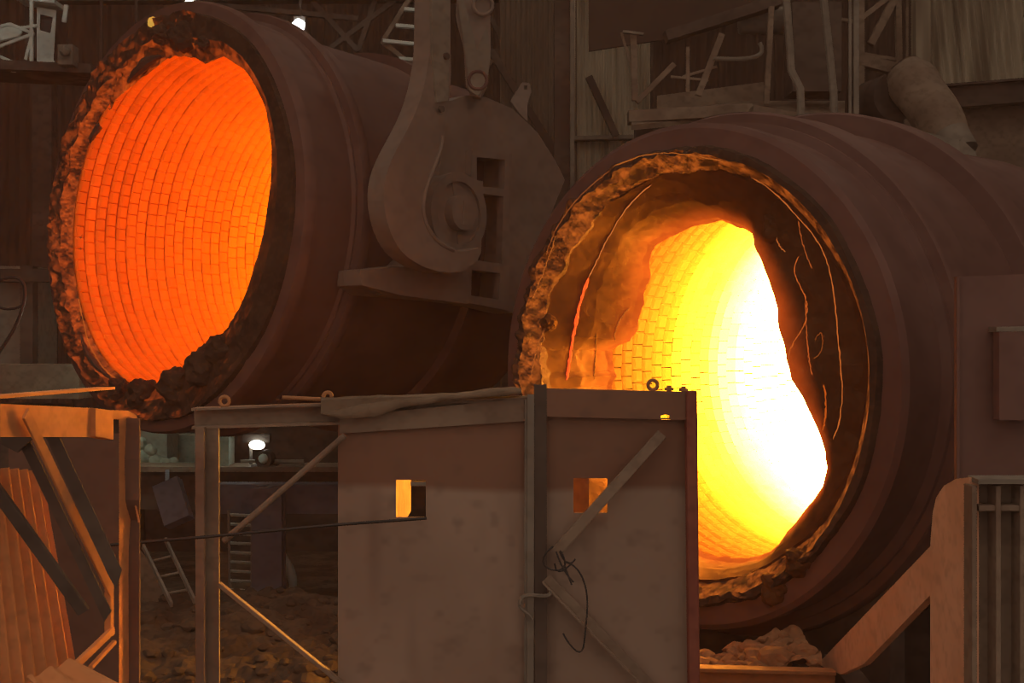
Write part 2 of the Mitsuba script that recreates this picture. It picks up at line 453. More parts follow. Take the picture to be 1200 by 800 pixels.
def lining(key, L, stops, Rfun, s0, s1, course, width, var, weights, far, visible, albedo_key='mat_hotbrick', part_w=0.004, joint=0.12):
    """Brick courses round the inside: the nearest seen ones are parts, the rest one stuff part, on a hot safety lining."""
    tex = hot_texture(L, stops, var)
    dim = hot_texture(L, [(x, tuple(joint * k for k in c)) for x, c in stops], var)
    # safety lining behind the bricks, in (phi, s) uv
    nphi, ns = 96, 24
    ph, ss = np.meshgrid(np.linspace(0, 2 * np.pi, nphi + 1), np.linspace(s0, s1, ns + 1), indexing='ij')
    v = L.at(Rfun(ss) + 0.035, ph, ss)
    m = grid_mesh(v)
    m.faces = m.faces[:, ::-1]
    uv = np.stack([ph / (2 * np.pi), (ss - s0) / (s1 - s0)], -1).reshape(-1, 2)
    add(f'{key}__safety_lining', m, albedo_key, uv=uv, emitter={'type': 'area', 'radiance': dim, 'sampling_weight': weights[0]})
    # hot bottom
    disc = L.lathe([(0.02, s1 - 0.02), (float(Rfun(s1)) + 0.05, s1 - 0.02), (float(Rfun(s1)) + 0.05, s1 + 0.05), (0.02, s1 + 0.05)], 48)
    kb = add(f'{key}__bottom_lining', disc, albedo_key, emitter=lamp(far, weights[1]))
    # bricks
    r = np.random.default_rng(len(key) + 3)
    bricks, seen, s = [], [], s0
    while s < s1 - 0.02:
        h = course * r.uniform(0.98, 1.02)
        R = float(Rfun(s))
        n = int(2 * np.pi * R / width)
        off = r.random()
        step_in = r.uniform(-0.002, 0.002)
        tone = r.normal(0, 0.08)
        for i in range(n):
            p0, p1 = (i + off) / n * 2 * np.pi, (i + 1 + off) / n * 2 * np.pi
            pm = (p0 + p1) / 2
            seen.append(visible(L.at(R, pm, s + h / 2), pm, s))
            bricks.append((p0, p1, s, min(s + h, s1), R + step_in + r.uniform(-0.004, 0.004), tone + r.normal(0, 0.06)))
        s += h

    def brick(b, wear=0.016):
        p0, p1, a, c, R, _ = b
        g, wear = 0.011, 0.020
        dp, gp = wear * 0.6 / R, 0.004 / R
        lo = [(R + 0.035, p0 + gp, a + g), (R + 0.035, p1 - gp, a + g), (R + 0.035, p1 - gp, c - g), (R + 0.035, p0 + gp, c - g)]
        mid = [(R + 0.012, q, d) for _, q, d in lo]
        j = r.uniform(0.6, 1.4, 4)
        hi = [(R, p0 + gp + dp * j[0], a + g + wear * j[1]), (R, p1 - gp - dp * j[1], a + g + wear * j[2]), (R, p1 - gp - dp * j[2], c - g - wear * j[3]), (R, p0 + gp + dp * j[3], c - g - wear * j[0])]
        v = np.array(lo + mid + hi)
        f = [[8, 9, 10], [8, 10, 11]]
        for k in range(4):
            q = (k + 1) % 4
            for z in (0, 4):
                f += [[z + k, z + 4 + q, z + 4 + k], [z + k, z + q, z + 4 + q]]
        return L.at(v[:, 0], v[:, 1], v[:, 2]), np.array(f), v

    area = []
    for b in bricks:
        c = L.at(b[4], (b[0] + b[1]) / 2, (b[2] + b[3]) / 2)
        nrm = -(np.cos((b[0] + b[1]) / 2) * L.t + np.sin((b[0] + b[1]) / 2) * L.w)
        q = CAM - c
        area.append(np.dot(nrm, q) / np.linalg.norm(q) ** 3 * (1.0 if seen[len(area)] else 1e-6))
    order = np.argsort(-np.array(area))
    sv, sf, suv, cnt = [], [], [], 0
    for rank, i in enumerate(order):
        v, f, cyl = brick(bricks[i])
        mid = (bricks[i][2] + bricks[i][3]) / 2
        if rank < 290:
            lvl = round(mid / 0.04) * 0.04
            e = ramp(stops, lvl) * (1 + round(np.clip(bricks[i][5] * var / 0.28, -0.3, 0.3) / 0.06) * 0.06)
            add(f'{key}__hot_brick', trimesh.Trimesh(v, f, process=False), albedo_key, emitter=lamp([float(x) for x in e], part_w))
        else:
            sv.append(v)
            sf.append(f + cnt)
            suv.append(np.stack([(cyl[:, 1] / (2 * np.pi)) % 1.0 if True else 0, np.clip((cyl[:, 2] - s0) / (s1 - s0), 0, 1)], -1))
            cnt += len(v)
    if sv:
        # unwrap bricks that cross phi = 0
        for u in suv:
            if u[:, 0].max() - u[:, 0].min() > 0.5:
                u[:, 0] = np.where(u[:, 0] < 0.5, 1.0, u[:, 0])
        kk = add(f'{key}__brick_lining', trimesh.Trimesh(np.vstack(sv), np.vstack(sf), process=False), albedo_key, uv=np.vstack(suv),
                 emitter={'type': 'area', 'radiance': tex, 'sampling_weight': weights[2]})
        tag(kk, kind='stuff')
    print(key, 'bricks', len(bricks))
    return kb


def seen_through(poly, L, ph_ok):
    pg = Polygon(poly).buffer(7)

    def fn(p, ph, s):
        if not ph_ok(ph):
            return False
        return pg.contains(Point(600 + F * p[0] / p[1], 400 - F * (p[2] - CH) / p[1]))
    return fn


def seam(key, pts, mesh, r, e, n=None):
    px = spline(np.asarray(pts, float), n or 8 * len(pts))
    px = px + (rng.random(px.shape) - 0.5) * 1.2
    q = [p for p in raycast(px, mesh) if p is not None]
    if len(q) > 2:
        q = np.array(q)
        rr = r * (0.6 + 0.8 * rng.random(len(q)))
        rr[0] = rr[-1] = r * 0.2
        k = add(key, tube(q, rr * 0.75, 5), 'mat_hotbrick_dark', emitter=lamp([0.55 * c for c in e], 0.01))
        return k


# ---- the left ladle, hanging in the crane hook
LL = Ladle([-3.36, 13.5, 4.2], 41, -3.0)
LK = 'steel_ladle'
tag(LK, 'ladle hanging tilted in a crane hook, its brick lining glowing orange', 'ladle')
add(f'{LK}__shell', LL.lathe([(2.0, 0.12), (2.0, 0.62), (2.03, 0.64), (2.03, 1.0), (1.98, 1.04), (1.93, 3.45), (1.87, 3.62), (1.7, 3.70), (0.05, 3.72), (0.05, 3.60), (1.78, 3.52), (1.9, 0.12)], 128), SHELL, smooth=35)
add(f'{LK}__lip_flange', LL.lathe([(1.93, 0.0), (2.06, 0.02), (2.08, 0.06), (2.08, 0.13), (2.02, 0.17), (1.93, 0.17)], 128), SHELL, smooth=35)
add(f'{LK}__stiffening_ring', LL.lathe([(1.99, 0.66), (2.10, 0.67), (2.11, 0.70), (2.11, 0.76), (2.09, 0.79), (1.99, 0.79)], 128), SHELL, smooth=35)
add(f'{LK}__stiffening_ring', LL.lathe([(1.93, 2.3), (2.05, 2.31), (2.05, 2.47), (1.93, 2.48)], 128), SHELL, smooth=35)
openL = [(88, 265), (88, 300), (91, 340), (98, 380), (111, 418), (128, 440), (150, 450), (180, 450), (208, 442), (218, 436), (222, 424), (236, 420), (240, 404), (246, 394), (262, 390), (272, 376), (286, 350),
         (297, 315), (306, 285), (314, 240), (318, 205), (318, 170), (312, 130), (302, 105), (290, 84), (278, 76), (262, 66), (248, 72), (242, 76), (230, 70), (215, 66), (196, 68), (176, 84), (158, 96), (140, 115), (122, 142), (106, 172), (95, 210)]
sL = lambda ph: 0.10 - 0.07 * np.cos(ph)
RL0 = LL.polar(openL, sL)
RL = lambda ph: np.minimum(RL0(ph), 1.70)
brickR_L = lambda s: 1.68 - 0.03 * np.asarray(s)
slagL = crust(LL, lambda ph: [(1.96 + 0 * ph, 0.03 + 0 * ph), (1.95 + 0.012 * np.sin(9 * ph), -0.04 + 0 * ph), (0.5 * 1.92 + 0.5 * RL(ph), -0.04 + 0.30 * sL(ph)), (RL(ph), sL(ph)), (RL(ph) + 0.06, sL(ph) + 0.08), (1.96 + 0 * ph, 0.5 + 0 * ph)],
              amp=0.028, scale=4.2, seed=3, keep=(0, 4, 5), m=10, n=520, calm=0.75)
kslagL = add(f'{LK}__slag_crust', slagL, SLAG, uv=slagL.metadata['uv'], emitter={'type': 'area', 'radiance': painted_glow(LL, (0.50, 0.062, 0.006), 0.28, 0.74, 0.5, 12.0), 'sampling_weight': 0.2})
tag(kslagL, 'ragged crust of slag round the mouth')
lining(LK, LL, HOT_L, brickR_L, 0.10, 3.42, 0.122, 0.118, 0.30, (0.6, 0.6, 1.0), (5.0, 0.85, 0.01), seen_through(openL, LL, lambda ph: math.cos(ph) < 0.55))
# bulges of slag on the lip
r_ = np.random.default_rng(5)
for px, py, rr in [(215, 42, 0.15), (190, 40, 0.10), (240, 50, 0.07), (205, 452, 0.16), (238, 430, 0.17), (258, 410, 0.13), (165, 462, 0.14), (140, 455, 0.11)]:
    q = onplane(px, py, LL.C - 0.02 * LL.a, LL.a)
    add(f'{LK}__slag_lump', lump(q - 0.1 * LL.a * 0, rr, int(px), 0.6, 3, (1, 0.7, 1)), SLAG)
kem = add(f'{LK}__painted_glow', lump(onplane(179, 26, LL.C - 0.02 * LL.a, LL.a), 0.05, 9, 0.4, 2), 'mat_hotbrick', emitter=lamp((0.5, 0.3, 0.05), 0.02))  # glowing lump put in for a small amber light
tag(kem, 'small amber light on top of the lip, put in as a glowing lump')
for pts, wd in (([(190, 66), (172, 74), (158, 88), (150, 97)], 0.055), ([(120, 140), (112, 155), (106, 168)], 0.04), ([(94, 392), (104, 416), (118, 434), (132, 445)], 0.035)):  # dark tubes stand in for the shaded gaps between crust and bricks
    q = [p for p in raycast(spline(np.array(pts, float), 14), slagL) if p is not None]
    if len(q) > 3:
        add(f'{LK}__gap_shade', rough(tube(np.array(q), wd * np.sin(np.linspace(0.25, np.pi - 0.25, len(q))), 8), 0.02, 9, 5), DARK)
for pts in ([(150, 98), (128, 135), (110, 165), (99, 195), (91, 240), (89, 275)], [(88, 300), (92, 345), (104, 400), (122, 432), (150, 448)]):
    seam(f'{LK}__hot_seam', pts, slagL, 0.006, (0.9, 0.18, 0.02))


def trunnion_plane(r):
    return LL.C + 1.52 * LL.a + r * LL.t


tn = LL.t
pl = trunnion_plane(2.28)
add(f'{LK}__trunnion_plate', pxplate([(522, 120), (545, 112), (570, 114), (600, 127), (630, 155), (652, 190), (662, 211), (650, 240), (632, 285), (614, 335), (604, 367), (549, 354), (440, 345), (422, 334), (424, 316), (480, 310), (500, 290), (515, 200)], pl, tn, 0.30,
                                     [[(557, 183), (592, 186), (591, 222), (557, 219)], [(557, 226), (591, 229), (589, 310), (552, 307)], [(552, 315), (588, 319), (586, 352), (551, 348)]]), HOOKM)
add(f'{LK}__trunnion_frame', pxplate([(553, 176), (600, 180), (596, 364), (546, 354)], trunnion_plane(2.36), tn, 0.08, [[(559, 184), (592, 187), (591, 221), (559, 218)], [(567, 227), (590, 230), (588, 309), (560, 305)], [(553, 316), (586, 320), (584, 351), (552, 346)]]), HOOKM)
add(f'{LK}__backing_plate', pxplate([(545, 170), (606, 175), (602, 362), (540, 352)], trunnion_plane(2.0), tn, 0.05), SHELL)
ct = onplane(533, 250, trunnion_plane(2.5), tn)
x_, y_, z_ = basis(tn)
add(f'{LK}__trunnion', [extrude(circ(0.36, 14), ct - 0.6 * tn, x_, y_, tn, 0.62), extrude(circ(0.375, 14).difference(circ(0.29, 14)), ct, x_, y_, tn, 0.06)], HOOKM)
add(f'{LK}__trunnion_pin', [extrude(circ(0.16, 10), ct, x_, y_, tn, 0.12), bar(ct + 0.12 * tn - 0.11 * LL.w, ct + 0.12 * tn + 0.11 * LL.w, 0.05, 0.03, tn)], HOOKM)
add(f'{LK}__trunnion_block', pxplate([(530, 208), (566, 212), (564, 297), (538, 297)], trunnion_plane(2.53), tn, 0.2), HOOKM)
add(f'{LK}__lower_bracket', pxplate([(422, 316), (478, 312), (515, 300), (549, 298), (549, 356), (470, 346), (424, 334)], trunnion_plane(2.44), tn, 0.22), HOOKM)
lug = pxplate([(598, 118), (612, 96), (620, 97), (623, 106), (618, 122), (618, 142), (608, 132)], LL.at(2.0, np.radians(75), 3.0) + 0.0 * tn, (0, -1, 0), 0.06, [[(614, 100), (618, 100), (618, 105), (614, 105)]])
add(f'{LK}__lifting_lug', lug, HOOKM)

# crane hook
hp = trunnion_plane(2.78)
HK = 'crane_hook'
tag(HK, 'big grey flat steel hook holding the trunnion of the glowing orange ladle', 'hook')
hook = [(505, -30), (528, -30), (528, 60), (526, 120), (519, 160), (509, 195), (499, 222), (496, 245), (501, 266), (514, 283), (532, 293), (548, 294), (562, 290), (560, 305), (545, 316), (522, 319), (496, 312), (472, 296), (457, 270), (450, 238), (452, 208), (465, 175), (485, 136), (497, 100), (504, 50)]
hk2 = [onplane(a, b, hp, tn) for a, b in np.vstack([hook[:3], spline(hook[2:14], 40)[1:-1], hook[13:15], spline(hook[14:], 50)])]
add(f'{HK}__blade', plate(hk2, tn, 0.20), HOOKM)
add(f'{HK}__wear_plate', pxplate([(505, -30), (527, -30), (527, 60), (525, 118), (512, 120), (507, 60)], hp + 0.025 * tn, tn, 0.03), GREY)
edge = [(519, 160), (509, 195), (499, 222), (496, 245), (501, 266), (514, 283), (532, 293)]
add(f'{HK}__saddle', tube([onplane(a, b, hp + 0.0 * tn, tn) for a, b in spline(edge, 40)], 0.02, 6), HOOKM, smooth=40)
for y in (66, 128):
    q = onplane(522 if y < 100 else 516, y, hp + 0.03 * tn, tn)
    add(f'{HK}__rivet', extrude(circ(0.03, 4), q, x_, y_, tn, 0.025), DARK)

# the swivel link that hangs beside the hook
LP = trunnion_plane(2.1)
LKK = 'crane_link'
tag(LKK, 'grey bent crane link with an eye, hanging right of the big hook', 'crane link')
add(f'{LKK}__bar', pxplate([(536, -20), (574, -20), (575, 60), (570, 100), (563, 114), (553, 112), (546, 100), (543, 55), (534, 20)], LP, (0, -1, 0), 0.16), HOOKM)
add(f'{LKK}__cheek', pxplate([(536, 0), (544, 0), (556, 45), (559, 58), (566, 40), (571, 30), (575, 62), (571, 98), (560, 112), (550, 106), (544, 55)], LP - np.array([0, 0.05, 0]), (0, -1, 0), 0.05), GREY)
add(f'{LKK}__eye', torus(onplane(560, 94, LP - np.array([0, 0.05, 0]), np.array([0, -1, 0])), (0, -1, 0), 0.085, 0.016), SHELL, smooth=40)
add(f'{LKK}__shackle', torus(onplane(566, 6, LP - np.array([0, 0.05, 0]), np.array([0, -1, 0])), (0, -1, 0), 0.09, 0.018), HOOKM, smooth=40)

# ---- the right ladle, lying on its cradle
LR = Ladle([1.26, 10.6, 2.74], 45.5, 0.5)
RK = 'steel_ladle_001'
tag(RK, 'ladle lying on the cradle at right, its mouth blazing yellow and white', 'ladle')
add(f'{RK}__shell', LR.lathe([(1.86, 0.12), (1.88, 0.5), (1.95, 0.52), (1.95, 0.95), (1.98, 1.7), (1.98, 3.9), (1.9, 4.15), (1.6, 4.25), (0.05, 4.28), (0.05, 4.16), (1.75, 4.08), (1.80, 0.12)], 128), SHELL, smooth=35)
add(f'{RK}__lip_flange', LR.lathe([(1.70, 0.0), (1.86, 0.015), (1.90, 0.05), (1.905, 0.17), (1.86, 0.2), (1.70, 0.2)], 128), SHELL, smooth=35)
add(f'{RK}__stiffening_ring', LR.lathe([(1.86, 0.56), (2.02, 0.57), (2.04, 0.60), (2.04, 0.90), (2.02, 0.93), (1.86, 0.95)], 128), SHELL, smooth=35)
add(f'{RK}__stiffening_ring', LR.lathe([(1.9, 1.66), (2.13, 1.67), (2.15, 1.70), (2.15, 1.93), (2.13, 1.96), (1.9, 1.97)], 128), SHELL, smooth=35)
openR = [(765, 288), (790, 274), (820, 265), (850, 262), (866, 268), (882, 278), (886, 296), (897, 320), (904, 345), (912, 385), (921, 425), (925, 445), (940, 468), (955, 495), (966, 525), (968, 545), (962, 566), (946, 592), (920, 624), (896, 652),
         (872, 672), (845, 686), (815, 693), (780, 685), (745, 650), (722, 600), (716, 550), (722, 500), (716, 478), (712, 458), (722, 440), (704, 426), (706, 414), (720, 408), (740, 400), (747, 385), (752, 352), (759, 315)]
sR = lambda ph: 0.50 - 0.32 * np.cos(ph)
RR = LR.polar(openR, sR)
# outer slag ring, rough; interior light on it put in as emission
slagR = crust(LR, lambda ph: [(1.74 + 0 * ph, 0.05 + 0 * ph), (1.71 + 0.012 * np.sin(11 * ph), -0.05 + 0 * ph), (1.66 + 0 * ph, -0.05 + 0 * ph), (1.56 + 0.01 * np.sin(7 * ph), 0.09 + 0 * ph), (1.54 + 0 * ph, 0.22 + 0 * ph), (1.74 + 0 * ph, 0.22 + 0 * ph)],
              amp=0.036, scale=4.4, seed=11, keep=(0, 4, 5), m=10, n=520, calm=0.8)
add(f'{RK}__slag_crust', slagR, SLAG, uv=slagR.metadata['uv'], emitter={'type': 'area', 'radiance': painted_glow(LR, (0.46, 0.09, 0.009), 0.33, 0.80, 0.22, 16.0), 'sampling_weight': 0.2})


def skull_loop(ph):
    Ri = np.minimum(RR(ph), 1.42)
    si = sR(ph)
    return [(1.57 + 0 * ph, 0.12 + 0 * ph), (1.545 - 0.02 * np.cos(ph), 0.10 + 0 * ph), (0.5 * 1.53 + 0.5 * Ri, 0.10 + 0.5 * (si - 0.10)), (Ri + 0.03, si - 0.02), (Ri, si + 0.03), (Ri + 0.10, si + 0.10), (1.60 + 0 * ph, si + 0.12)]


skullR = crust(LR, skull_loop, amp=0.026, scale=2.6, seed=23, keep=(0, 5, 6), m=14, n=560)


def edge_glare(p, n, uv):
    # glare round the opening painted as emission on the inner edge of the skull
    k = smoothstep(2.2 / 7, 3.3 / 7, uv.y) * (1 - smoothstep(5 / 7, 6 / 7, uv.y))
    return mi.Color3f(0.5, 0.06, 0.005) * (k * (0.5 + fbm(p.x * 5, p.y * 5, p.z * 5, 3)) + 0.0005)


kskull = add(f'{RK}__skull', skullR, SKULL, uv=skullR.metadata['uv'], emitter={'type': 'area', 'radiance': mikit.proc(edge_glare), 'sampling_weight': 0.3})
tag(kskull, 'thick smooth skull of frozen slag narrowing the mouth')
brickR_R = lambda s: 1.55 - 0.02 * np.asarray(s)
lining(RK, LR, HOT_R, brickR_R, 0.30, 4.0, 0.137, 0.112, 0.30, (3.0, 3.0, 6.0), (110, 41, 4), seen_through(openR, LR, lambda ph: math.cos(ph) < 0.6), albedo_key='mat_hotbrick_dark', part_w=0.01, joint=0.22)
for px, py, rr in [(905, 266, 0.11), (636, 378, 0.08), (830, 715, 0.14), (862, 712, 0.12), (905, 690, 0.12), (930, 660, 0.10)]:
    q = [p for p in raycast([(px, py)], trimesh.util.concatenate([slagR, skullR])) if p is not None]
    if q:
        add(f'{RK}__slag_lump', lump(q[0] + 0.06 * LR.a, rr, int(px), 0.45, 3), SKULL)
both = trimesh.util.concatenate([slagR, skullR])
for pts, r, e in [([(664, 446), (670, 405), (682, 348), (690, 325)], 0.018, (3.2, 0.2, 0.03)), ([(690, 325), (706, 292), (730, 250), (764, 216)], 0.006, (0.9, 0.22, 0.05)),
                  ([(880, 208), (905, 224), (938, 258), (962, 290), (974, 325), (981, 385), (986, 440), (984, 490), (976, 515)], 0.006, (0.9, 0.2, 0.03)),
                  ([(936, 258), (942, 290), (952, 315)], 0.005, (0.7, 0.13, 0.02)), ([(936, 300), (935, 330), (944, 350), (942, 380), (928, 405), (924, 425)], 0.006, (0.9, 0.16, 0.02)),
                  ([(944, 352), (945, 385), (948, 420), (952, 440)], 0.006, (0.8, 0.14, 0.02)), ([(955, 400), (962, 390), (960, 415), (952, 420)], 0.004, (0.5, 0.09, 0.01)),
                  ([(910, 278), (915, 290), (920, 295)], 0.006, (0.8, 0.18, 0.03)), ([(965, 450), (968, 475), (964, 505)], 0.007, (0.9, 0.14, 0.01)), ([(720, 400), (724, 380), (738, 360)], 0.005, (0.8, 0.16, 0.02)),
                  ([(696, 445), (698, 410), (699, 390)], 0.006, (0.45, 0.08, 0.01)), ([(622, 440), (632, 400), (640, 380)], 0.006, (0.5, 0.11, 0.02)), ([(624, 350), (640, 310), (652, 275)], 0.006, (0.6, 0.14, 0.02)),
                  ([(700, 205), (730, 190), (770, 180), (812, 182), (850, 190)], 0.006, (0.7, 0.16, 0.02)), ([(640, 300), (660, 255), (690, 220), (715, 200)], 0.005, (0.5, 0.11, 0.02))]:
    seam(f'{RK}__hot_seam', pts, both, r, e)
tb = LR.C + 2.35 * LR.a + 2.3 * LR.t
x2, y2, z2 = basis(LR.t)
add(f'{RK}__trunnion', extrude(circ(0.28, 12), tb - 0.4 * LR.t, x2, y2, LR.t, 0.6), HOOKM)
GP = 'guard_plate'
tag(GP, 'dark slate guard plate standing upright before the right flank of the blazing ladle', 'plate')
add(f'{GP}__sheet', pxplate([(1120, 324), (1290, 318), (1290, 830), (1120, 830)], P(1120, 324, 8.1), (0, -1, 0), 0.03), SHELL)
add(f'{GP}__ledge', bar(P(1162, 386, 8.05), P(1290, 384, 8.05), 0.16, 0.03), GREY)
add(f'{GP}__edge', bar(P(1122, 324, 8.09), P(1122, 830, 8.09), 0.02, 0.04, (0, -1, 0)), SHELL)
add(f'{GP}__post', bar([P(1200, 0, 8.2)[0], 8.2, 0.0], [P(1200, 0, 8.2)[0], 8.2, 3.0], 0.12, 0.12), DARK)
add(f'{GP}__box', trimesh.creation.box([0.22, 0.10, 0.5]).apply_translation(P(1190, 440, 8.0)), SHELL)
# cradle
CR = 'ladle_cradle'
tag(CR, 'dark saddle cradle under the blazing ladle', 'cradle')
for s in (0.75, 1.8, 3.3):
    q = LR.C + s * LR.a
    Rr_ = 2.045 if s == 0.75 else 2.155 if s == 1.8 else 1.985
    sad = sbox(-1.4, -q[2] + 0.005, 1.4, -1.2).difference(Point(0, 0).buffer(Rr_, quad_segs=24))
    add(f'{CR}__saddle', extrude(sad, q - 0.1 * LR.a, LR.t, np.array([0, 0, 1.0]), LR.a, 0.2), DARK)

# ------------------------------------------------------------------ heat shield in front
HS, YS = 'heat_shield', 7.0
tag(HS, 'brown steel heat shield of two plates with peepholes, standing before the right ladle', 'heat shield')
S = lambda x, y, d=0.0: P(x, y, YS + d)
back = np.array([0, 1.0, 0])
front = (0, -1, 0)


def quadholes(px, holes, Y, th, mat, key, seed, amp=0.012):
    m = pxplate(px, P(600, 400, Y), front, th, holes)
    return add(key, m, mat)


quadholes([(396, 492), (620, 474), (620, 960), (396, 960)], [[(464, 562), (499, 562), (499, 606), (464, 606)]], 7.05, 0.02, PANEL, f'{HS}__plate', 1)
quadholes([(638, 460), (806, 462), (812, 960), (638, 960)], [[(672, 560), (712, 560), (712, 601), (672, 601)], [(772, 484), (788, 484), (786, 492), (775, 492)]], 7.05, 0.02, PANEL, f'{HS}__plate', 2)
# peephole sleeves: side wall inside the booth, lit by the ladle
add(f'{HS}__side_plate', plate([S(463, 540, 0.08), S(463, 540, 0.08) + [0, 1.12, 0], S(463, 630, 0.08) + [0, 1.12, 0], S(463, 630, 0.08)], (1, 0, 0), 0.02), RUST)
add(f'{HS}__side_plate', pxplate([(640, 530), (690, 530), (690, 960), (640, 960)], P(690, 560, 7.6), (0.75, -0.65, 0), 0.02), RUST)
add(f'{HS}__sleeve', bar(S(482, 566, 0.10), S(500, 566, 0.10), 0.10, 0.02), GREY)
add(f'{HS}__top_beam', beam(S(228, 489.5, 0.10), S(622, 478, 0.10), ibeam(0.14, 0.105, 0.014)), FRAME)
add(f'{HS}__top_plate', bentplate(S(230, 478, 0.02), S(624, 465, 0.02), S(624, 465, 0.0) + [0, 0.16, 0], S(230, 478) + [0, 0.18, 0], (0, 0, 1), 0.01, 0.01, 5), FRAME)
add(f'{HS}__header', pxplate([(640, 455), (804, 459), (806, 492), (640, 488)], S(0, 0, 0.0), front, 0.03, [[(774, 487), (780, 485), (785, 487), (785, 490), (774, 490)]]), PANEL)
add(f'{HS}__header', pxplate([(398, 488), (618, 466), (618, 493), (398, 508)], S(0, 0, 0.02), front, 0.02), FRAME)
add(f'{HS}__post', [bar(S(235, 500), S(236, 960), 0.045, 0.05, front), bar(S(247, 500, 0.05), S(248, 960, 0.05), 0.085, 0.02, front)], FRAME)
add(f'{HS}__corner_post', [bar(S(622, 462), S(621, 960), 0.036, 0.03, front), bar(S(617, 468, 0.01), S(616, 960, 0.01), 0.02, 0.02, front)], GREY)
add(f'{HS}__corner_channel', beam(S(633, 450, 0.05), S(634, 960, 0.05), channel(0.11, 0.062, 0.01), (1, 0, 0)), DARK)
add(f'{HS}__edge_post', beam(S(809, 458, 0.03), S(814, 960, 0.03), rect(0.055, 0.10, 0.01), front), REDP)
add(f'{HS}__brace', tube([S(404, 510, -0.02), S(262, 634, -0.01)], 0.016, 10), FRAME, smooth=40)
add(f'{HS}__brace', bar(S(257, 684, 0.0), S(400, 800, 0.0), 0.05, 0.02, (1, 0, 1.2)), FRAME)
add(f'{HS}__brace', bar(S(776, 508, -0.03), S(652, 646, -0.03), 0.052, 0.03, front), FRAME)
add(f'{HS}__brace', beam(S(640, 678, -0.03), S(792, 836, -0.03), angle(0.055, 0.055, 0.01), front), FRAME)
for x, y, d in ((263, 470, 0.06), (765, 451, 0.06)):
    add(f'{HS}__lifting_lug', torus(S(x, y, d), front, 0.024, 0.009, 20, 8), RUST, smooth=40)
for x, y in ((784, 456), (801, 457)):
    add(f'{HS}__bolt', [extrude(circ(0.012), S(x, y + 4, 0.05), np.array([1.0, 0, 0]), back, np.array([0, 0, 1.0]), 0.035), extrude(Point(0, 0).buffer(0.022, quad_segs=2), S(x, y + 1, 0.05), np.array([1.0, 0, 0]), back, np.array([0, 0, 1.0]), 0.012)], RUST)
add(f'{HS}__clamp', [tube([S(x, y, -0.06 - 0.0 * x) for x, y in spline([(610, 708), (612, 700), (622, 697), (645, 695), (646, 692)], 16)], 0.010, 6), tube([S(x, y, -0.05) for x, y in spline([(609, 703), (610, 712), (617, 718), (624, 726)], 10)], 0.008, 6)], GREY, smooth=40)

# crust lying on the beam
pts = []
cv = []
for i, u in enumerate(np.linspace(0, 1, 90)):
    x = 376 + u * (611 - 376)
    ytop = np.interp(x, [376, 395, 430, 455, 500, 560, 600, 620, 640], [484, 479, 471, 468, 463, 457, 452, 455, 457]) + 3 * (meshkit.fbm(np.array([[x * 0.06, 0, 0]]), 3, 2)[0] - 0.5)
    ybot = np.interp(x, [376, 400, 440, 470, 520, 580, 640], [485, 491, 488, 478, 470, 464, 459])
    yp = 468.5 - (x - 376) * 0.033                                  # stays above the beam's top plate
    rows = [(min(ytop + 3, yp), 0.15), (min(ytop, yp - 2), 0.10), (min(ytop, yp - 3), 0.04), (ytop + 2, -0.03), ((ytop + ybot) / 2, -0.045), (ybot, -0.04), (ybot - 1, -0.025), (min(ybot - 3, yp), -0.02), (min(ybot - 2, yp + 0.5), 0.14)]
    cv.append([S(x, y, d) for y, d in rows])
crm = rough(grid_mesh(np.array(cv), closed=True), 0.006, 9, 3)
add('crusted_tarpaulin', crm, DUST, smooth=60)
tag('crusted_tarpaulin', 'dust-caked sagging cloth lying along the top beam of the heat shield', 'cloth')

ER = 'eye_bar'
tag(ER, 'short steel bar with an eye lying on the top beam, glowing edge lit orange', 'bar')
add(f'{ER}__rod', tube([S(331, 465.5, 0.09), S(376, 467.5, 0.09)], 0.010, 8), RUST, smooth=40)
add(f'{ER}__eye', torus(S(384, 464.5, 0.09), front, 0.021, 0.010, 20, 8), RUST, smooth=40)

tag(add('thin_rod', tube([S(122, 639, -0.10), S(240, 629, -0.09), S(390, 615, -0.09), S(500, 607, -0.055)], 0.008, 6), CABLE, smooth=40), 'thin black rod running level from the left frame to the left peephole', 'rod')
w1 = [tube(S(0, 0) * 0 + np.array([S(x, y, -0.075) for x, y in spline(p, 30)]), 0.0045, 5) for p in
      ([(648, 640), (652, 668), (662, 662), (656, 645), (668, 660), (674, 655), (660, 668), (650, 660)], [(664, 658), (680, 672), (688, 700), (686, 740), (679, 764), (668, 755), (660, 742)], [(662, 664), (670, 685)], [(652, 646), (664, 672), (672, 682)])]
tag(add('tie_wire', w1, CABLE, smooth=40), 'dark wire knotted round the upper brace of the right plate, its tail hanging', 'wire')

# ------------------------------------------------------------------ frame and corrugated sheets at the lower left
FN = unit([0.99, -0.137, 0])
F0 = np.array([-1.75, 6.6, 3.0])
LF = 'side_frame'
tag(LF, 'rusty orange-lit steel frame with a bent post at the left edge', 'frame')
Q = lambda x, y, off=0.0: onplane(x, y, F0 + off * FN, FN)
add(f'{LF}__top_channel', [plate([Q(-60, 470), Q(112, 478), Q(112, 512), Q(-60, 512)], FN, 0.015), plate([Q(112, 478, .02), Q(133, 481, .02), Q(133, 515, .02), Q(112, 511, .02)], FN, 0.06)], ORANGE)
add(f'{LF}__top_flange', plate([Q(-60, 468), Q(135, 478), Q(135, 478) - 0.08 * FN, Q(-60, 468) - 0.08 * FN], (0, 0, 1), 0.012), ORANGE)
ys = np.linspace(490, 960, 60)
bx = np.interp(ys, [490, 540, 588, 609, 639, 680, 766, 960], [148, 146, 147, 153, 151, 150.5, 151, 152])
post = [[Q(139.5, y, 0.0), Q(b, y, 0.0), Q(b, y, -0.02), Q(139.5, y, -0.02)] for b, y in zip(bx, ys)]
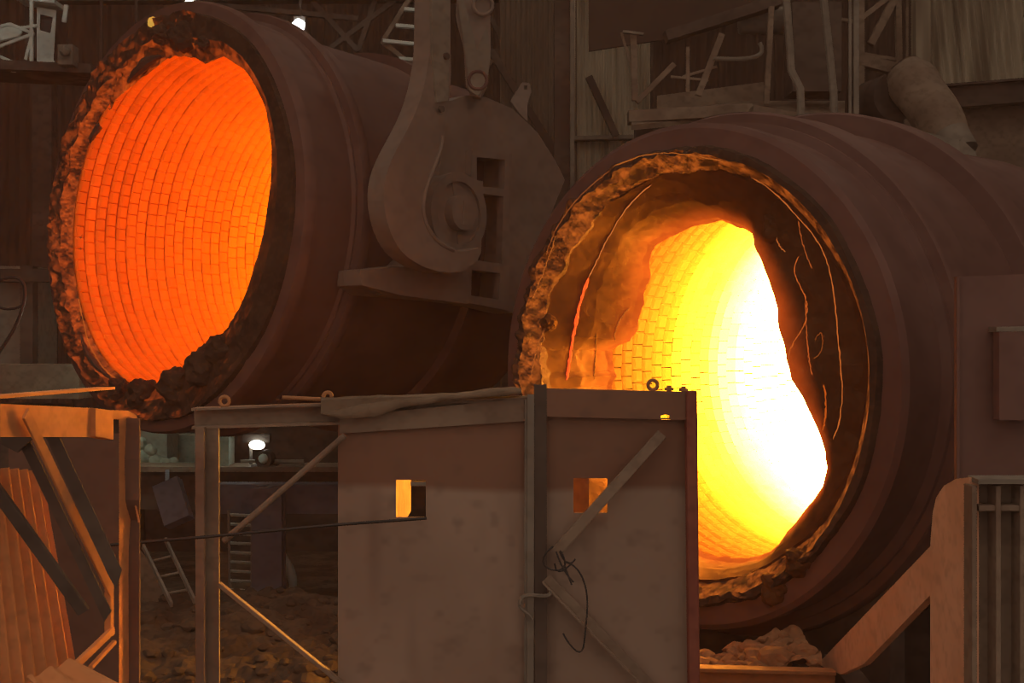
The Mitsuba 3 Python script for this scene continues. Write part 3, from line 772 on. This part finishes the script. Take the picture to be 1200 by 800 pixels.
add(f'{LF}__bent_post', grid_mesh(np.array(post), closed=True), ORANGE)
pf = []
for b, y in zip(bx, ys):
    q = Q(b, y, 0.0)
    pf.append([q, P(163.5, y, q[1]), P(163.5, y, q[1]) + [0, 0.012, 0], q + [0, 0.012, 0]])
add(f'{LF}__post_flange', grid_mesh(np.array(pf), closed=True), BACKP)  # darker material puts the shade of the camera side into the colour
bl = spline([(150, 488), (158, 492), (156, 545), (157, 583), (163, 612)], 30)
add(f'{LF}__post_lip', tube([P(x, y, Q(150, y)[1] - 0.012) for x, y in bl], 0.005, 6), ORANGE, smooth=40)
add(f'{LF}__cap', plate([Q(128, 480), Q(150, 481), Q(160, 486), Q(163, 498), Q(157, 500), Q(152, 492), Q(128, 490)], FN, 0.05), ORANGE)
add(f'{LF}__brace', bar(Q(30, 484, 0.03), Q(130, 692, 0.03), 0.055, 0.012, FN), ORANGE)
yb_ = Q(90, 590, 0.03)[1]
add(f'{LF}__brace_flange', pxplate([(40, 482), (58, 488), (142, 668), (136, 690), (126, 672)], P(0, 400, yb_ - 0.05), front, 0.012), DARK)  # dark material paints the shade on flanges turned from the ladle
add(f'{LF}__brace_flange', pxplate([(8, 490), (24, 494), (130, 716), (122, 728), (112, 706)], P(0, 400, yb_ + 0.05), front, 0.012), DARK)
add(f'{LF}__brace', bar(P(-20, 552, 5.5), P(98, 716, 5.72), 0.05, 0.03, front), DARK)
add(f'{LF}__corner_gusset', pxplate([(-40, 476), (14, 484), (40, 512), (20, 530), (-40, 500)], P(0, 400, 5.9), front, 0.02), DARK)
add(f'{LF}__lower_brace', [bar(Q(86, 782, 0.02), Q(132, 738, 0.02), 0.035, 0.02, FN), bar(Q(106, 782, 0.01), Q(134, 752, 0.01), 0.02, 0.02, FN)], ORANGE)
add(f'{LF}__strut', bar(Q(128, 680, 0.01), Q(128, 745, 0.01), 0.04, 0.03, FN), ORANGE)
add(f'{LF}__back_plate', pxplate([(10, 508), (142, 508), (142, 960), (10, 960)], P(0, 400, 7.0), (0, -1, 0), 0.02), BACKP)

cn = unit([0.97, -0.10, 0.18])
c0 = P(30, 690, 6.15)
cc = [onplane(x, y, c0, cn) for x, y in ((-40, 545), (46, 552), (88, 790), (-20, 815))]
tag(add('corrugated_sheet', corrugated(*cc, 0.088, 0.022), ORANGE, smooth=50), 'orange-lit corrugated sheet leaning in the frame at the left edge', 'corrugated sheet')
cn2 = unit([0.5, -0.35, 0.8])
c1 = P(85, 785, 5.5)
cc = [onplane(x, y, c1, cn2) for x, y in ((30, 795), (84, 773), (150, 806), (70, 840))]
tag(add('corrugated_sheet', corrugated(cc[1], cc[0], cc[3], cc[2], 0.10, 0.018), ORANGE, smooth=50), 'piece of corrugated sheet lying flat at the foot of the leaning one', 'corrugated sheet')

# ------------------------------------------------------------------ stand and platform at the lower right
SP, SQ = P(1136, 400, 6.0), P(960, 400, 9.9)
SN = unit([-(SQ[1] - SP[1]), SQ[0] - SP[0], 0])
S0 = SP
ST = 'support_stand'
tag(ST, 'steel support stand with a gusset strut in front of the blazing ladle at right', 'stand')
add(f'{ST}__side_plate', pxplate([(1093, 600), (1097, 583), (1106, 569), (1120, 561), (1136, 559), (1136, 1000), (1090, 905), (1090, 697), (1012, 778), (985, 790), (958, 778), (1090, 640)], S0, SN, 0.04), STAND)
zt = P(1136, 559, 6.0)[2]
xr = SP[0]
add(f'{ST}__front_plate', plate([[xr + 0.02, 6.03, 0.6], [3.0, 6.03, 0.6], [3.0, 6.03, zt - 0.02], [xr + 0.02, 6.03, zt - 0.02]], front, 0.03), FRAME)
add(f'{ST}__top_plate', bentplate([xr + 0.005, 5.90, zt - 0.004], [3.05, 5.90, zt - 0.004], [3.05, 6.06, zt], [xr + 0.012, 6.06, zt], (0, 0, 1), 0.02, 0.012, 4), GREY)
for px in (1138, 1166, 1194):
    x = (px - 600) / F * 5.97
    add(f'{ST}__rib', bar([x, 5.98, 0.6], [x, 5.98, zt - 0.03], 0.022, 0.11, front), FRAME)
add(f'{ST}__cross_rib', bar([xr + 0.02, 5.98, P(0, 594, 5.98)[2]], [3.0, 5.98, P(0, 594, 5.98)[2]], 0.09, 0.025), FRAME)
add(f'{ST}__sill', beam([xr + 0.12, 6.1, 0.4], [2.28, 9.9, 0.4], rect(0.16, 0.8)), DARK)
add(f'{ST}__foot', bar([2.9, 6.06, 0.0], [2.9, 6.06, 0.7], 0.1, 0.06, front), DARK)
PB = 'platform_beam'
tag(PB, 'rusty beam along the edge of the ladle platform at lower right', 'beam')
add(f'{PB}__face', plate([[0.9, 9.1, 0.05], [2.09, 9.1, 0.05], [2.09, 9.1, 0.86], [0.9, 9.1, 0.90]], front, 0.04), RUST)
add(f'{PB}__flange', bar([0.9, 9.12, 0.89], [2.09, 9.12, 0.86], 0.12, 0.025), RUST)


def heap(key, x0, x1, y0, y1, hfun, n, seed, mat, lab, rocks):
    X, Y = np.meshgrid(np.linspace(x0, x1, n), np.linspace(y0, y1, n), indexing='ij')
    p = np.stack([X, Y, 0 * X], -1)
    Z = hfun(X, Y) + 0.22 * (meshkit.fbm(p * 2.6, 4, seed) - 0.5) + 0.16 * (meshkit.fbm(p * 8, 3, seed + 2) - 0.5)
    ms = [grid_mesh(np.stack([X, Y, np.maximum(Z, -0.05)], -1))]
    r = np.random.default_rng(seed)
    for _ in range(rocks):
        i, j = r.integers(2, n - 2, 2)
        s = r.uniform(0.015, 0.055) if r.random() < 0.85 else r.uniform(0.05, 0.10)
        ms.append(lump([X[i, j], Y[i, j], Z[i, j] + 0.2 * s], s, int(r.integers(1000)), 0.5, 1, (1.2, 1, 0.8)))
    tag(add(key, ms, mat), lab, 'rubble', kind='stuff')


heap('slag_rubble', 0.95, 2.05, 9.2, 10.0, lambda x, y: 0.80 + 0.10 * np.sin(x * 4) + 0.05 * (y - 9.2), 70, 5, SLAGD, 'brown slag rubble on the platform under the lip of the blazing ladle', 160)
heap('slag_rubble', -4.6, -0.3, 7.6, 13.0, lambda x, y: 0.02 + 0.62 * np.clip((y - 7.4) / 4.2, 0, 1) + 0.05 * np.sin(x * 2), 110, 8, DIRT, 'brown heap of slag rubble on the floor behind the open bay of the heat shield', 520)

# ------------------------------------------------------------------ through the open bay: the shop below the hanging ladle
YB = 17.0
add('wall_added_dark', trimesh.creation.box([9.0, 0.2, 1.9]).apply_translation([-3.5, 20.2, 0.95]), DARK)  # added wall that darkens the view through the open bay
tag('wall_added_dark', 'low wall added behind the open bay to keep it dark', kind='structure')
B = lambda x, y, d=0.0: P(x, y, YB + d)
GB = 'floor_girder'
tag(GB, 'dark girder crossing behind the open bay, below the green machinery', 'girder')
add(f'{GB}__web', trimesh.creation.box([4.4, 0.3, 0.5]).apply_translation(B(320, 573) + [0, 0.2, 0]), DARK)
add(f'{GB}__flange', trimesh.creation.box([4.4, 0.6, 0.06]).apply_translation(B(320, 549) + [0, 0.2, 0]), FRAME)
add(f'{GB}__leg', bar(B(150, 575, 0.2), np.array([B(150, 575)[0], YB + 0.2, 0.0]), 0.3, 0.3), DARK)
CL = 'steel_column'
tag(CL, 'dark steel column below the girder in the open bay', 'column')
add(CL, beam(np.array([P(315, 0, 16.0)[0], 16.0, 0.0]), np.array([P(315, 0, 16.0)[0], 16.0, P(0, 570, 16.0)[2]]), ibeam(0.34, 0.30, 0.04)), SLATE)
tag(add('slate_chute', bar(P(196, 566, 15.6), P(210, 612, 15.4), 0.30, 0.16, (0, -1, 0)), SLATE), 'blue-grey box chute hanging at the left of the open bay', 'chute')
add('slate_chute__hanger', bar(P(196, 566, 15.6), P(196, 552, 16.95), 0.05, 0.05), SLATE)
LG = 'shutter'
tag(LG, 'pale slatted shutter half hidden behind the diagonal brace', 'shutter')
add(f'{LG}__frame', [bar(P(268, 598, 16.0), P(270, 705, 16.0), 0.03, 0.04, front), bar(P(295, 598, 16.0), P(295, 705, 16.0), 0.03, 0.04, front), bar(P(268, 705, 16), np.array([P(268, 0, 16)[0], 16, 0]), 0.04, 0.04, front)], GREY)
for i in range(9):
    add(f'{LG}__slat', bar(P(270, 603 + 11 * i, 15.97), P(294, 604 + 11 * i, 15.97), 0.012, 0.055, (0, -0.8, 0.6)), PALE)
LD = 'leaning_ladder'
tag(LD, 'thin steel ladder leaning on the rubble at the left of the open bay', 'ladder')
LYA, LYB = 13.4, 12.2
for a, b in (((168, 640), (201, 708)), ((194, 632), (228, 704))):
    add(f'{LD}__rail', bar(P(*a, LYA), P(*b, LYB), 0.025, 0.05), GREY)
for u in (0.25, 0.5, 0.75):
    add(f'{LD}__rung', tube([P(168, 640, LYA) * (1 - u) + P(203, 716, LYB) * u, P(194, 632, LYA) * (1 - u) + P(230, 712, LYB) * u], 0.012, 6), GREY, smooth=40)
tag(add('scrap_plate', pxplate([(160, 640), (170, 652), (204, 716), (210, 800), (160, 800)], P(180, 690, 13.5), (0, -1, 0.1), 0.03), DUST), 'dusty plate standing behind the leaning ladder', 'plate')
MC = 'green_machine'
tag(MC, 'pale green machine with a sloping deck, lit, beyond the bent post', 'machine')
add(f'{MC}__deck', pxplate([(150, 548), (232, 548), (205, 562), (150, 566)], B(180, 555, 0.3), (0, -0.5, 1), 0.05), GREEN)
add(f'{MC}__housing', [trimesh.creation.box([0.55, 0.6, 0.55]).apply_translation(P(178, 524, 18.6)), trimesh.creation.box([0.9, 0.4, 0.45]).apply_translation(P(225, 528, 19.2))], GREEN)
for i, (x, y, s) in enumerate([(168, 536, 0.11), (182, 540, 0.09), (192, 545, 0.10), (176, 528, 0.08), (204, 542, 0.07), (162, 520, 0.10)]):
    add(f'{MC}__valve', [lump(P(x, y, 17.6), s, i + 3, 0.25, 2), tube([P(x, y, 17.6), P(x + 4, y + 16, 17.7)], 0.03, 6)], GREEN, smooth=60)
CB = 'control_cabinet'
tag(CB, 'green steel cabinet on the girder left of the bright lamp', 'cabinet')
add(f'{CB}__body', trimesh.creation.box([0.36, 0.4, 0.62]).apply_translation(P(254, 522, 17.3)), GREEN)
add(f'{CB}__door', pxplate([(241, 498), (268, 496), (268, 547), (241, 548)], P(254, 522, 17.08), front, 0.03), GREEN)
MB_ = 'round_motor'
tag(MB_, 'round dark motor with a polished cap and a shaft on the girder', 'motor')
mp = P(311, 537, 17.1)
add(f'{MB_}__body', trimesh.creation.cylinder(0.10, 0.3, sections=24).apply_transform(trimesh.transformations.rotation_matrix(np.pi / 2, [1, 0, 0])).apply_translation(mp), DARK, smooth=40)
add(f'{MB_}__cap', lump(mp + [0, -0.15, 0.01], 0.06, 2, 0.05, 2, (1, 0.5, 1)), PALE, smooth=60)
add(f'{MB_}__shaft', tube([P(322, 541, 17.1), P(356, 541, 17.1)], 0.03, 8), GREY, smooth=40)
add(f'{MB_}__shaft', tube([P(282, 540, 17.1), P(302, 540, 17.1)], 0.02, 8), GREY, smooth=40)
add(f'{MB_}__foot', trimesh.creation.box([0.3, 0.3, 0.06]).apply_translation(P(311, 547, 17.1)), DARK)
WL = 'bay_lamp'
tag(WL, 'bright white flood lamp seen under the top beam of the open bay', 'lamp')
add(f'{WL}__lens', lump(P(301, 521, 17.3), 0.075, 4, 0.12, 2, (1.3, 0.5, 0.8)), 'mat_lens', emitter=lamp((9, 10, 9), 0.6))
add(f'{WL}__housing', trimesh.creation.box([0.34, 0.12, 0.10]).apply_translation(P(301, 513, 17.4)), DARK)
add(f'{WL}__pole', bar(P(294, 513, 17.45), P(294, 549, 17.2), 0.04, 0.04), DARK)
SB = 'painted_gleam'  # pale tube stands in for a bright reflection
tag(SB, 'pale curved tube painted in for a bright reflection right of the dark column in the open bay', 'duct')
add(SB, tube([P(x, y, 16.4) for x, y in spline([(331, 644), (336, 660), (342, 676), (343, 688), (337, 697)], 16)], [0.02 + 0.04 * math.sin(math.pi * i / 15) for i in range(16)], 8), PALE, smooth=50)
# unseen lamp added behind the ladle to brighten the green machine
GL = 'bay_lamp_001'
tag(GL, 'unseen greenish tube lamp added behind the hanging ladle to light the far bay', 'lamp')
add(f'{GL}__tube', tube([[-4.75, 16.1, 3.1], [-3.95, 16.1, 3.1]], 0.06, 8), 'mat_lens', emitter=lamp((15, 20, 16), 0.8))
add(f'{GL}__reflector', trimesh.creation.box([0.9, 0.3, 0.05]).apply_translation([-4.35, 16.1, 3.2]), DARK)
for x in (-4.7, -4.3):
    add(f'{GL}__hanger', bar([x, 16.1, 3.2], [x, 16.1, 15.9], 0.03, 0.03), DARK)
tag(add('duct_slab', trimesh.creation.box([2.2, 0.3, 0.34]).apply_translation(P(350, 583, 16.4)), SLATE), 'slate-coloured slab hanging under the girder right of the column', 'slab')

# ------------------------------------------------------------------ left edge, behind the frame
MS = 'mill_stand'
tag(MS, 'dim grey machine base at the left edge below the ladle lip', 'machine')
add(f'{MS}__body', trimesh.creation.box([1.4, 1.0, 1.3]).apply_translation(P(-10, 372, 18.5)), GREY)
add(f'{MS}__rail', trimesh.creation.box([1.8, 0.3, 0.16]).apply_translation(P(-5, 323, 17.9)), DARK)
add(f'{MS}__pillar', trimesh.creation.box([0.16, 0.2, 1.6]).apply_translation(P(34, 385, 17.9)), DARK)
add(f'{MS}__base', trimesh.creation.box([1.2, 0.8, 0.42]).apply_translation(P(48, 446, 17.6)), FRAME)
add(f'{MS}__leg', trimesh.creation.box([1.0, 0.7, 2.2]).apply_translation([P(30, 0, 18)[0], 18, 1.1]), DARK)
tag(add('drooping_cable', tube([P(x, y, 14.3) for x, y in spline([(-10, 332), (28, 334), (24, 368), (10, 396), (-6, 420)], 30)], 0.018, 6), CABLE, smooth=40), 'black cable drooping at the left edge beside the orange ladle', 'cable')
tag(add('drooping_cable', tube([P(x, y, 14.7) for x, y in spline([(-10, 355), (8, 362), (26, 358)], 14)], 0.014, 6), CABLE, smooth=40), 'thin slack cable under the drooping one at the left edge', 'cable')

# ------------------------------------------------------------------ upper left: lit cab, gantry
YC = 22.0
CBN = 'crane_cabin'
tag(CBN, 'pale lit cabin with a dark window high at the upper left', 'cabin')
add(f'{CBN}__wall', pxplate([(43, 8), (66, 12), (62, 74), (43, 76)], P(50, 40, YC), (0.2, -1, 0), 0.06, [[(47, 16), (62, 20), (59, 39), (46, 35)]]), PALE)
add(f'{CBN}__window', pxplate([(46, 15), (63, 19), (60, 40), (45, 36)], P(50, 40, YC + 0.1), (0.2, -1, 0), 0.02), CABLE)
add(f'{CBN}__sill', bar(P(43, 76, YC), P(64, 74, YC), 0.06, 0.08), PALE)
add(f'{CBN}__roof', bar(P(24, 1, YC), P(70, 6, YC), 0.5, 0.06), PALE)
add(f'{CBN}__side', trimesh.creation.box([0.4, 0.9, 0.9]).apply_translation(P(55, 42, YC + 0.7)), DARK)
GA = 'cabin_gantry'
tag(GA, 'pale pipe gantry with crossed arms left of the lit cabin', 'gantry')
add(f'{GA}__mast', bar(P(37, -10, YC - 0.7), P(37, 84, YC - 0.7), 0.05, 0.05), PALE)
for a, b in (((-10, 34), (12, 28)), ((12, 28), (40, 40)), ((-10, 58), (38, 40)), ((38, 40), (30, 70)), ((24, 33), (44, 30)), ((-10, 62), (20, 75)), ((-10, 80), (18, 83))):
    add(f'{GA}__arm', bar(P(*a, YC - 0.7), P(*b, YC - 0.7), 0.045, 0.045), PALE)
add(f'{GA}__hood', pxplate([(-12, 32), (11, 28), (26, 36), (22, 42), (-12, 50)], P(0, 40, YC - 0.6), (0.1, -1, 0.5), 0.04), PALE)
add(f'{GA}__rail', bar(P(-14, 83, YC - 0.3), P(120, 89, YC - 0.3), 1.2, 0.14), DARK)
add(f'{GA}__bracket', bar(P(78, 6, YC), P(75, 26, YC), 0.06, 0.06), PALE)
CLP = 'added_cabin_lamp'  # unseen lamp added to light the cabin
tag(CLP, 'unseen cold white lamp added above the frame to light the cabin', 'lamp')
add(f'{CLP}__lens', trimesh.creation.box([1.2, 0.1, 0.1]).apply_translation([-7.6, 19.8, 9.3]), 'mat_lens', emitter=lamp((6, 7.4, 7), 0.6))
add(f'{CLP}__housing', trimesh.creation.box([1.3, 0.25, 0.08]).apply_translation([-7.6, 19.75, 9.42]), DARK)
add(f'{CLP}__hanger', bar([-7.6, 19.75, 9.4], [-7.6, 19.75, 15.95], 0.04, 0.04), DARK)
add('cabin_gantry__valve_block', [trimesh.creation.box([0.22, 0.3, 0.3]).apply_translation(P(80, 66, 21)), lump(P(76, 60, 20.8), 0.08, 3, 0.3, 2), bar(P(80, 70, 21), P(80, 90, 21.9), 0.06, 0.06)], GREY)  # valve block beside the cabin, grouped with the gantry
for i, (x, y, c, s, lab) in enumerate([(222, 3, (8, 9, 8), 0.035, 'small round white lamp above the orange ladle'), (350, 30, (9, 10, 10), 0.055, 'small bright wedge of a lamp above the orange ladle, right of the round one')]):
    k = 'bulkhead_lamp' if i == 0 else f'bulkhead_lamp_{i:03d}'
    tag(k, lab, 'lamp')
    q = P(x, y, 24.0 if i < 2 else 20.0)
    add(k + '__lens', lump(q, s * (2 if i < 2 else 1.4), 3, 0.3, 2), 'mat_lens', emitter=lamp(c, 0.1))
    add(k + '__housing', trimesh.creation.box([0.2, 0.2, 0.2]).apply_translation(q + [0, 0.18, 0.08]), DARK)
    add(k + '__stem', bar(q + [0, 0.2, 0], q + [0, 0.2, 9 - q[2] + 0.5], 0.04, 0.04), DARK)

# overhead trusses in the dark behind the ladles
TR = 'roof_truss'
tag(TR, 'dim steel truss crossing the top of the picture behind the ladles', 'truss')
yt = 25.0
add(f'{TR}__chord', bar(P(60, -6, yt), P(900, -10, yt), 0.3, 0.3), DARK)
add(f'{TR}__chord', bar([-8.5, yt, 9.45], [14, yt, 9.3], 0.3, 0.3), DARK)
for a, b in (((360, -5), (420, 60)), ((470, -5), (380, 62)), ((240, 5), (420, 22)), ((420, 60), (440, 0)), ((630, -5), (570, 80)), ((575, 20), (640, 150))):
    add(f'{TR}__brace', bar(P(*a, yt), P(*b, yt), 0.09, 0.09), DARK)
for x in (-8.3, 13.8):
    add(f'{TR}__column', bar([x, yt, 0], [x, yt, 9.4], 0.35, 0.35), DARK)
LP_ = 'gable_louvre'
tag(LP_, 'bright horizontal slats in a triangular opening left of the crane hook', 'louvre')
add(f'{LP_}__frame', [bar(P(484, -8, 24.5), P(449, 48, 24.5), 0.09, 0.08), bar(P(447, 48, 24.5), P(492, 84, 24.5), 0.08, 0.08), bar(P(500, -8, 24.5), P(500, 90, 24.5), 0.1, 0.1)], FRAME)
for (xa, ya, yb) in ((474, 11, 13), (464, 30, 33), (449, 48, 53), (468, 69, 71), (486, 81, 83)):
    add(f'{LP_}__slat', bar(P(xa, ya, 24.4), P(498, yb, 24.4), 0.12, 0.06), PALE)
GLV = 'added_louvre_lamp'  # unseen lamp added to light the slats
tag(GLV, 'unseen lamp added above the frame to light the slats', 'lamp')
add(f'{GLV}__lens', trimesh.creation.box([0.5, 0.1, 0.1]).apply_translation([-1.6, 22.8, 9.8]), 'mat_lens', emitter=lamp((9, 9, 8), 0.3))
add(f'{GLV}__hanger', bar([-1.6, 22.85, 9.8], [-1.6, 22.85, 15.95], 0.04, 0.04), DARK)

# ------------------------------------------------------------------ centre back: column, corrugated wall, walkway over the right ladle
YW = 20.0
CO = 'steel_column_001'
tag(CO, 'tall brown column with a pale edge standing between the two ladles', 'column')
add(f'{CO}__web', bar([P(659, 0, 17)[0], 17, 0], [P(659, 0, 17)[0], 17, 10], 0.2, 0.16, front), DARK)
add(f'{CO}__flange', bar([P(670, 0, 17)[0], 16.95, 0], [P(670, 0, 17)[0], 16.95, 10], 0.05, 0.3, front), GREY)
for i, x in enumerate((586, 630, 672, 716)):
    k = add('wall_partition__sheet', corrugated(P(x, 400, YW - 0.01 * (i % 2)), P(x + 46, 400, YW), P(x + 46, -40, YW), P(x, -40, YW - 0.01 * (i % 2)), 0.075, 0.014), SHEET if i >= 2 else WALL2, smooth=50)
tag('wall_partition', 'brownish corrugated partition wall behind the column', kind='structure')
add('wall_partition__sill', bar(P(660, 163, YW - 0.1), P(745, 161, YW - 0.1), 0.2, 0.06), GREY)
add('wall_partition__post', bar(P(590, 400, YW + 0.1), P(590, -60, YW + 0.1), 0.12, 0.12), DARK)
add('wall_partition__post', bar(P(760, 400, YW + 0.1), P(760, -60, YW + 0.1), 0.12, 0.12), DARK)
for a, b in (((690, 90), (722, 160)), ((575, 60), (655, 185)), ((655, 200), (628, 150))):
    add('wall_partition__brace', bar(P(*a, YW - 0.2), P(*b, YW - 0.2), 0.10, 0.10), DARK)

WK = 'walkway'
YK = 15.5
tag(WK, 'rusty steel walkway with railings above the blazing ladle', 'walkway')
K = lambda x, y, d=0.0: P(x, y, YK + d)
add(f'{WK}__deck_beam', bar(K(736, 138), K(880, 130), 0.25, 0.13), FRAME)
add(f'{WK}__deck', pxplate([(740, 134), (870, 118), (990, 118), (990, 146), (880, 134), (740, 146)], K(850, 132, 0.3), (0, -0.4, 1), 0.06), FRAME)
add(f'{WK}__toe_plate', pxplate([(770, 112), (895, 96), (900, 126), (770, 132)], K(0, 0, 0.9), front, 0.03), FRAME)
add(f'{WK}__upper_beam', bar(K(780, 44, 0.6), K(912, 2, 0.6), 0.25, 0.12), DARK)
add(f'{WK}__soffit', pxplate([(690, -10), (912, -10), (912, 8), (780, 46), (690, 60)], K(0, 0, 1.6), front, 0.05), WALLM)
for a, b, w in (((846, 40), (818, 112), 0.07), ((904, 8), (898, 122), 0.06), ((742, 40), (744, 118), 0.07), ((746, 120), (790, 75), 0.06), ((728, 38), (744, 92), 0.03), ((806, 55), (806, 108), 0.04), ((786, 90), (830, 94), 0.03), ((800, 90), (840, 78), 0.03)):
    add(f'{WK}__strut', bar(K(*a, 0.2), K(*b, 0.2), w, w), FRAME)
add(f'{WK}__handrail', tube([K(x, y, 0.1) for x, y in spline([(838, 70), (880, 68), (892, 62), (890, 50)], 14)], 0.025, 8), GREY, smooth=40)
add(f'{WK}__rail_cap', bar(K(730, 37, 0.1), K(754, 40, 0.1), 0.05, 0.03), GREY)
add(f'{WK}__drum', trimesh.creation.cylinder(0.16, 0.9, sections=24).apply_transform(trimesh.transformations.rotation_matrix(np.pi / 2, [0, 1, 0])).apply_translation(K(912, 24, 0.9)), GREY, smooth=40)
add(f'{WK}__cabinet', trimesh.creation.box([0.55, 0.5, 1.0]).apply_translation(K(952, 60, 0.5)), DARK)
add(f'{WK}__support', bar([K(760, 0)[0], YK + 0.6, 0], [K(760, 0)[0], YK + 0.6, K(0, 140)[2]], 0.2, 0.2), DARK)
add(f'{WK}__support', bar([K(990, 0)[0], YK + 0.6, 0], [K(990, 0)[0], YK + 0.6, K(0, 140)[2]], 0.2, 0.2), DARK)
LA = 'caged_ladder'
tag(LA, 'grey pipe ladder rails rising out of the picture above the blazing ladle', 'ladder')
YL = 14.6
G = lambda x, y, d=0.0: P(x, y, YL + d)
for pts in ([(920, -20), (926, 60), (927, 82), (938, 104), (939, 150)], [(963, -20), (972, 60), (977, 110), (978, 166)]):
    add(f'{LA}__rail', tube([G(x, y) for x, y in pts], 0.042, 8), GREY, smooth=40)
for y in (134,):
    add(f'{LA}__rung', bar(G(938, y), G(1000, y + 7), 0.05, 0.04), GREY)
add(f'{LA}__step', bar(G(880, 130, 0.3), G(1000, 150, 0.3), 0.3, 0.08), FRAME)
for x, w in ((1003, 0.055), (996, 0.03)):
    add(f'{LA}__pole', bar(G(x, -20, 0.1), G(x, 168, 0.1), w, w), GREY)
LT = 'lattice_mast'
tag(LT, 'lattice steel mast of angles beside the ladder at upper right', 'mast')
YM = 16.9
for a, b, w in (((1052, -20), (1054, 100), 0.07), ((1063, -20), (1063, 95), 0.03), ((1006, 70), (1052, 82), 0.14), ((1006, 24), (1045, -6), 0.06), ((1020, 52), (1052, -8), 0.09), ((972, 20), (1004, 26), 0.04), ((1004, 62), (1052, 70), 0.04), ((1006, -10), (1006, 250), 0.12)):
    add(f'{LT}__member', bar(P(*a, YM), P(*b, YM), w, w), FRAME)
add(f'{LT}__post', bar([P(1079, 0, 16.4)[0], 16.4, 0.0], [P(1079, 0, 16.4)[0], 16.4, 7.2], 0.17, 0.2, front), SHEET)

# right corrugated wall
YRW = 19.0
tag('wall_gable', 'olive corrugated wall with a dark beam under it at the upper right', kind='structure')
for i in range(5):
    x = 1084 + i * 46
    add('wall_gable__sheet', corrugated(P(x, 104 - 3 * i, YRW - 0.012 * (i % 2)), P(x + 47, 101 - 3 * i, YRW), P(x + 30, -40, YRW), P(x - 17, -40, YRW - 0.012 * (i % 2)), 0.11, 0.03), SHEET, smooth=50)
add('wall_gable__beam', beam(P(1086, 116, YRW - 0.2), P(1340, 96, YRW - 0.2), ibeam(0.3, 0.32, 0.03)), DARK)
add('wall_gable__lower_plate', pxplate([(1060, 120), (1330, 104), (1330, 420), (1060, 420)], P(0, 0, YRW + 0.15), front, 0.05), FRAME)
add('wall_gable__column', bar([P(1090, 0, YRW + .3)[0], YRW + 0.3, 0], [P(1090, 0, YRW + .3)[0], YRW + 0.3, 9], 0.2, 0.2), DARK)
add('wall_gable__column', bar([P(1330, 0, YRW + .3)[0], YRW + 0.3, 0], [P(1330, 0, YRW + .3)[0], YRW + 0.3, 9], 0.2, 0.2), DARK)

# bent duct and clamp on top of the right ladle
DU = 'fat_duct'
tag(DU, 'dim fat grey duct slanting down over the far top of the blazing ladle', 'duct')
dp = spline([P(1058, 84, 14.9), P(1078, 108, 14.7), P(1104, 146, 14.4), P(1122, 178, 14.2)], 30)
add(f'{DU}__tube', rough(tube(dp, np.interp(np.linspace(0, 1, 30), [0, 0.15, 0.7, 1], [0.20, 0.27, 0.25, 0.15]), 20), 0.025, 3), FRAME, smooth=60)
add(f'{DU}__collar', tube(spline([P(1112, 158, 14.3), P(1124, 180, 14.2)], 6), 0.20, 20), GREY, smooth=40)
add(f'{DU}__drum', trimesh.creation.cylinder(0.26, 0.5, sections=28).apply_transform(trimesh.transformations.rotation_matrix(np.pi / 2, [1, 0.25, 0])).apply_translation(P(1036, 118, 15.3)), DARK, smooth=40)
add(f'{DU}__leg', bar([P(1040, 0, 15.4)[0], 15.4, 0.0], [P(1040, 0, 15.4)[0], 15.4, P(0, 130, 15.4)[2]], 0.2, 0.2), DARK)
add(f'{DU}__yoke', bar(P(1036, 112, 15.2), P(1066, 100, 14.9), 0.16, 0.16), DARK)
DA = 'clamp_arm'
tag(DA, 'pale grey forked clamp arm under the lower end of the fat duct', 'clamp')
add(f'{DA}__arm', bar(P(1084, 162, 13.8), P(1122, 172, 13.8), 0.11, 0.07, front), GREY)
add(f'{DA}__jaw', [bar(P(1116, 165, 13.8), P(1122, 216, 13.7), 0.11, 0.08, front), bar(P(1122, 168, 13.8), P(1140, 184, 13.8), 0.10, 0.06, front)], GREY)
add(f'{DA}__toe', bar(P(1138, 180, 13.8), P(1151, 218, 13.7), 0.07, 0.06, front), GREY)
tag(add('bracket_bar', bar(P(1182, 204, 13.5), P(1192, 236, 13.5), 0.07, 0.05, front), GREY), 'short pale bar at the right edge beyond the duct', 'bar')
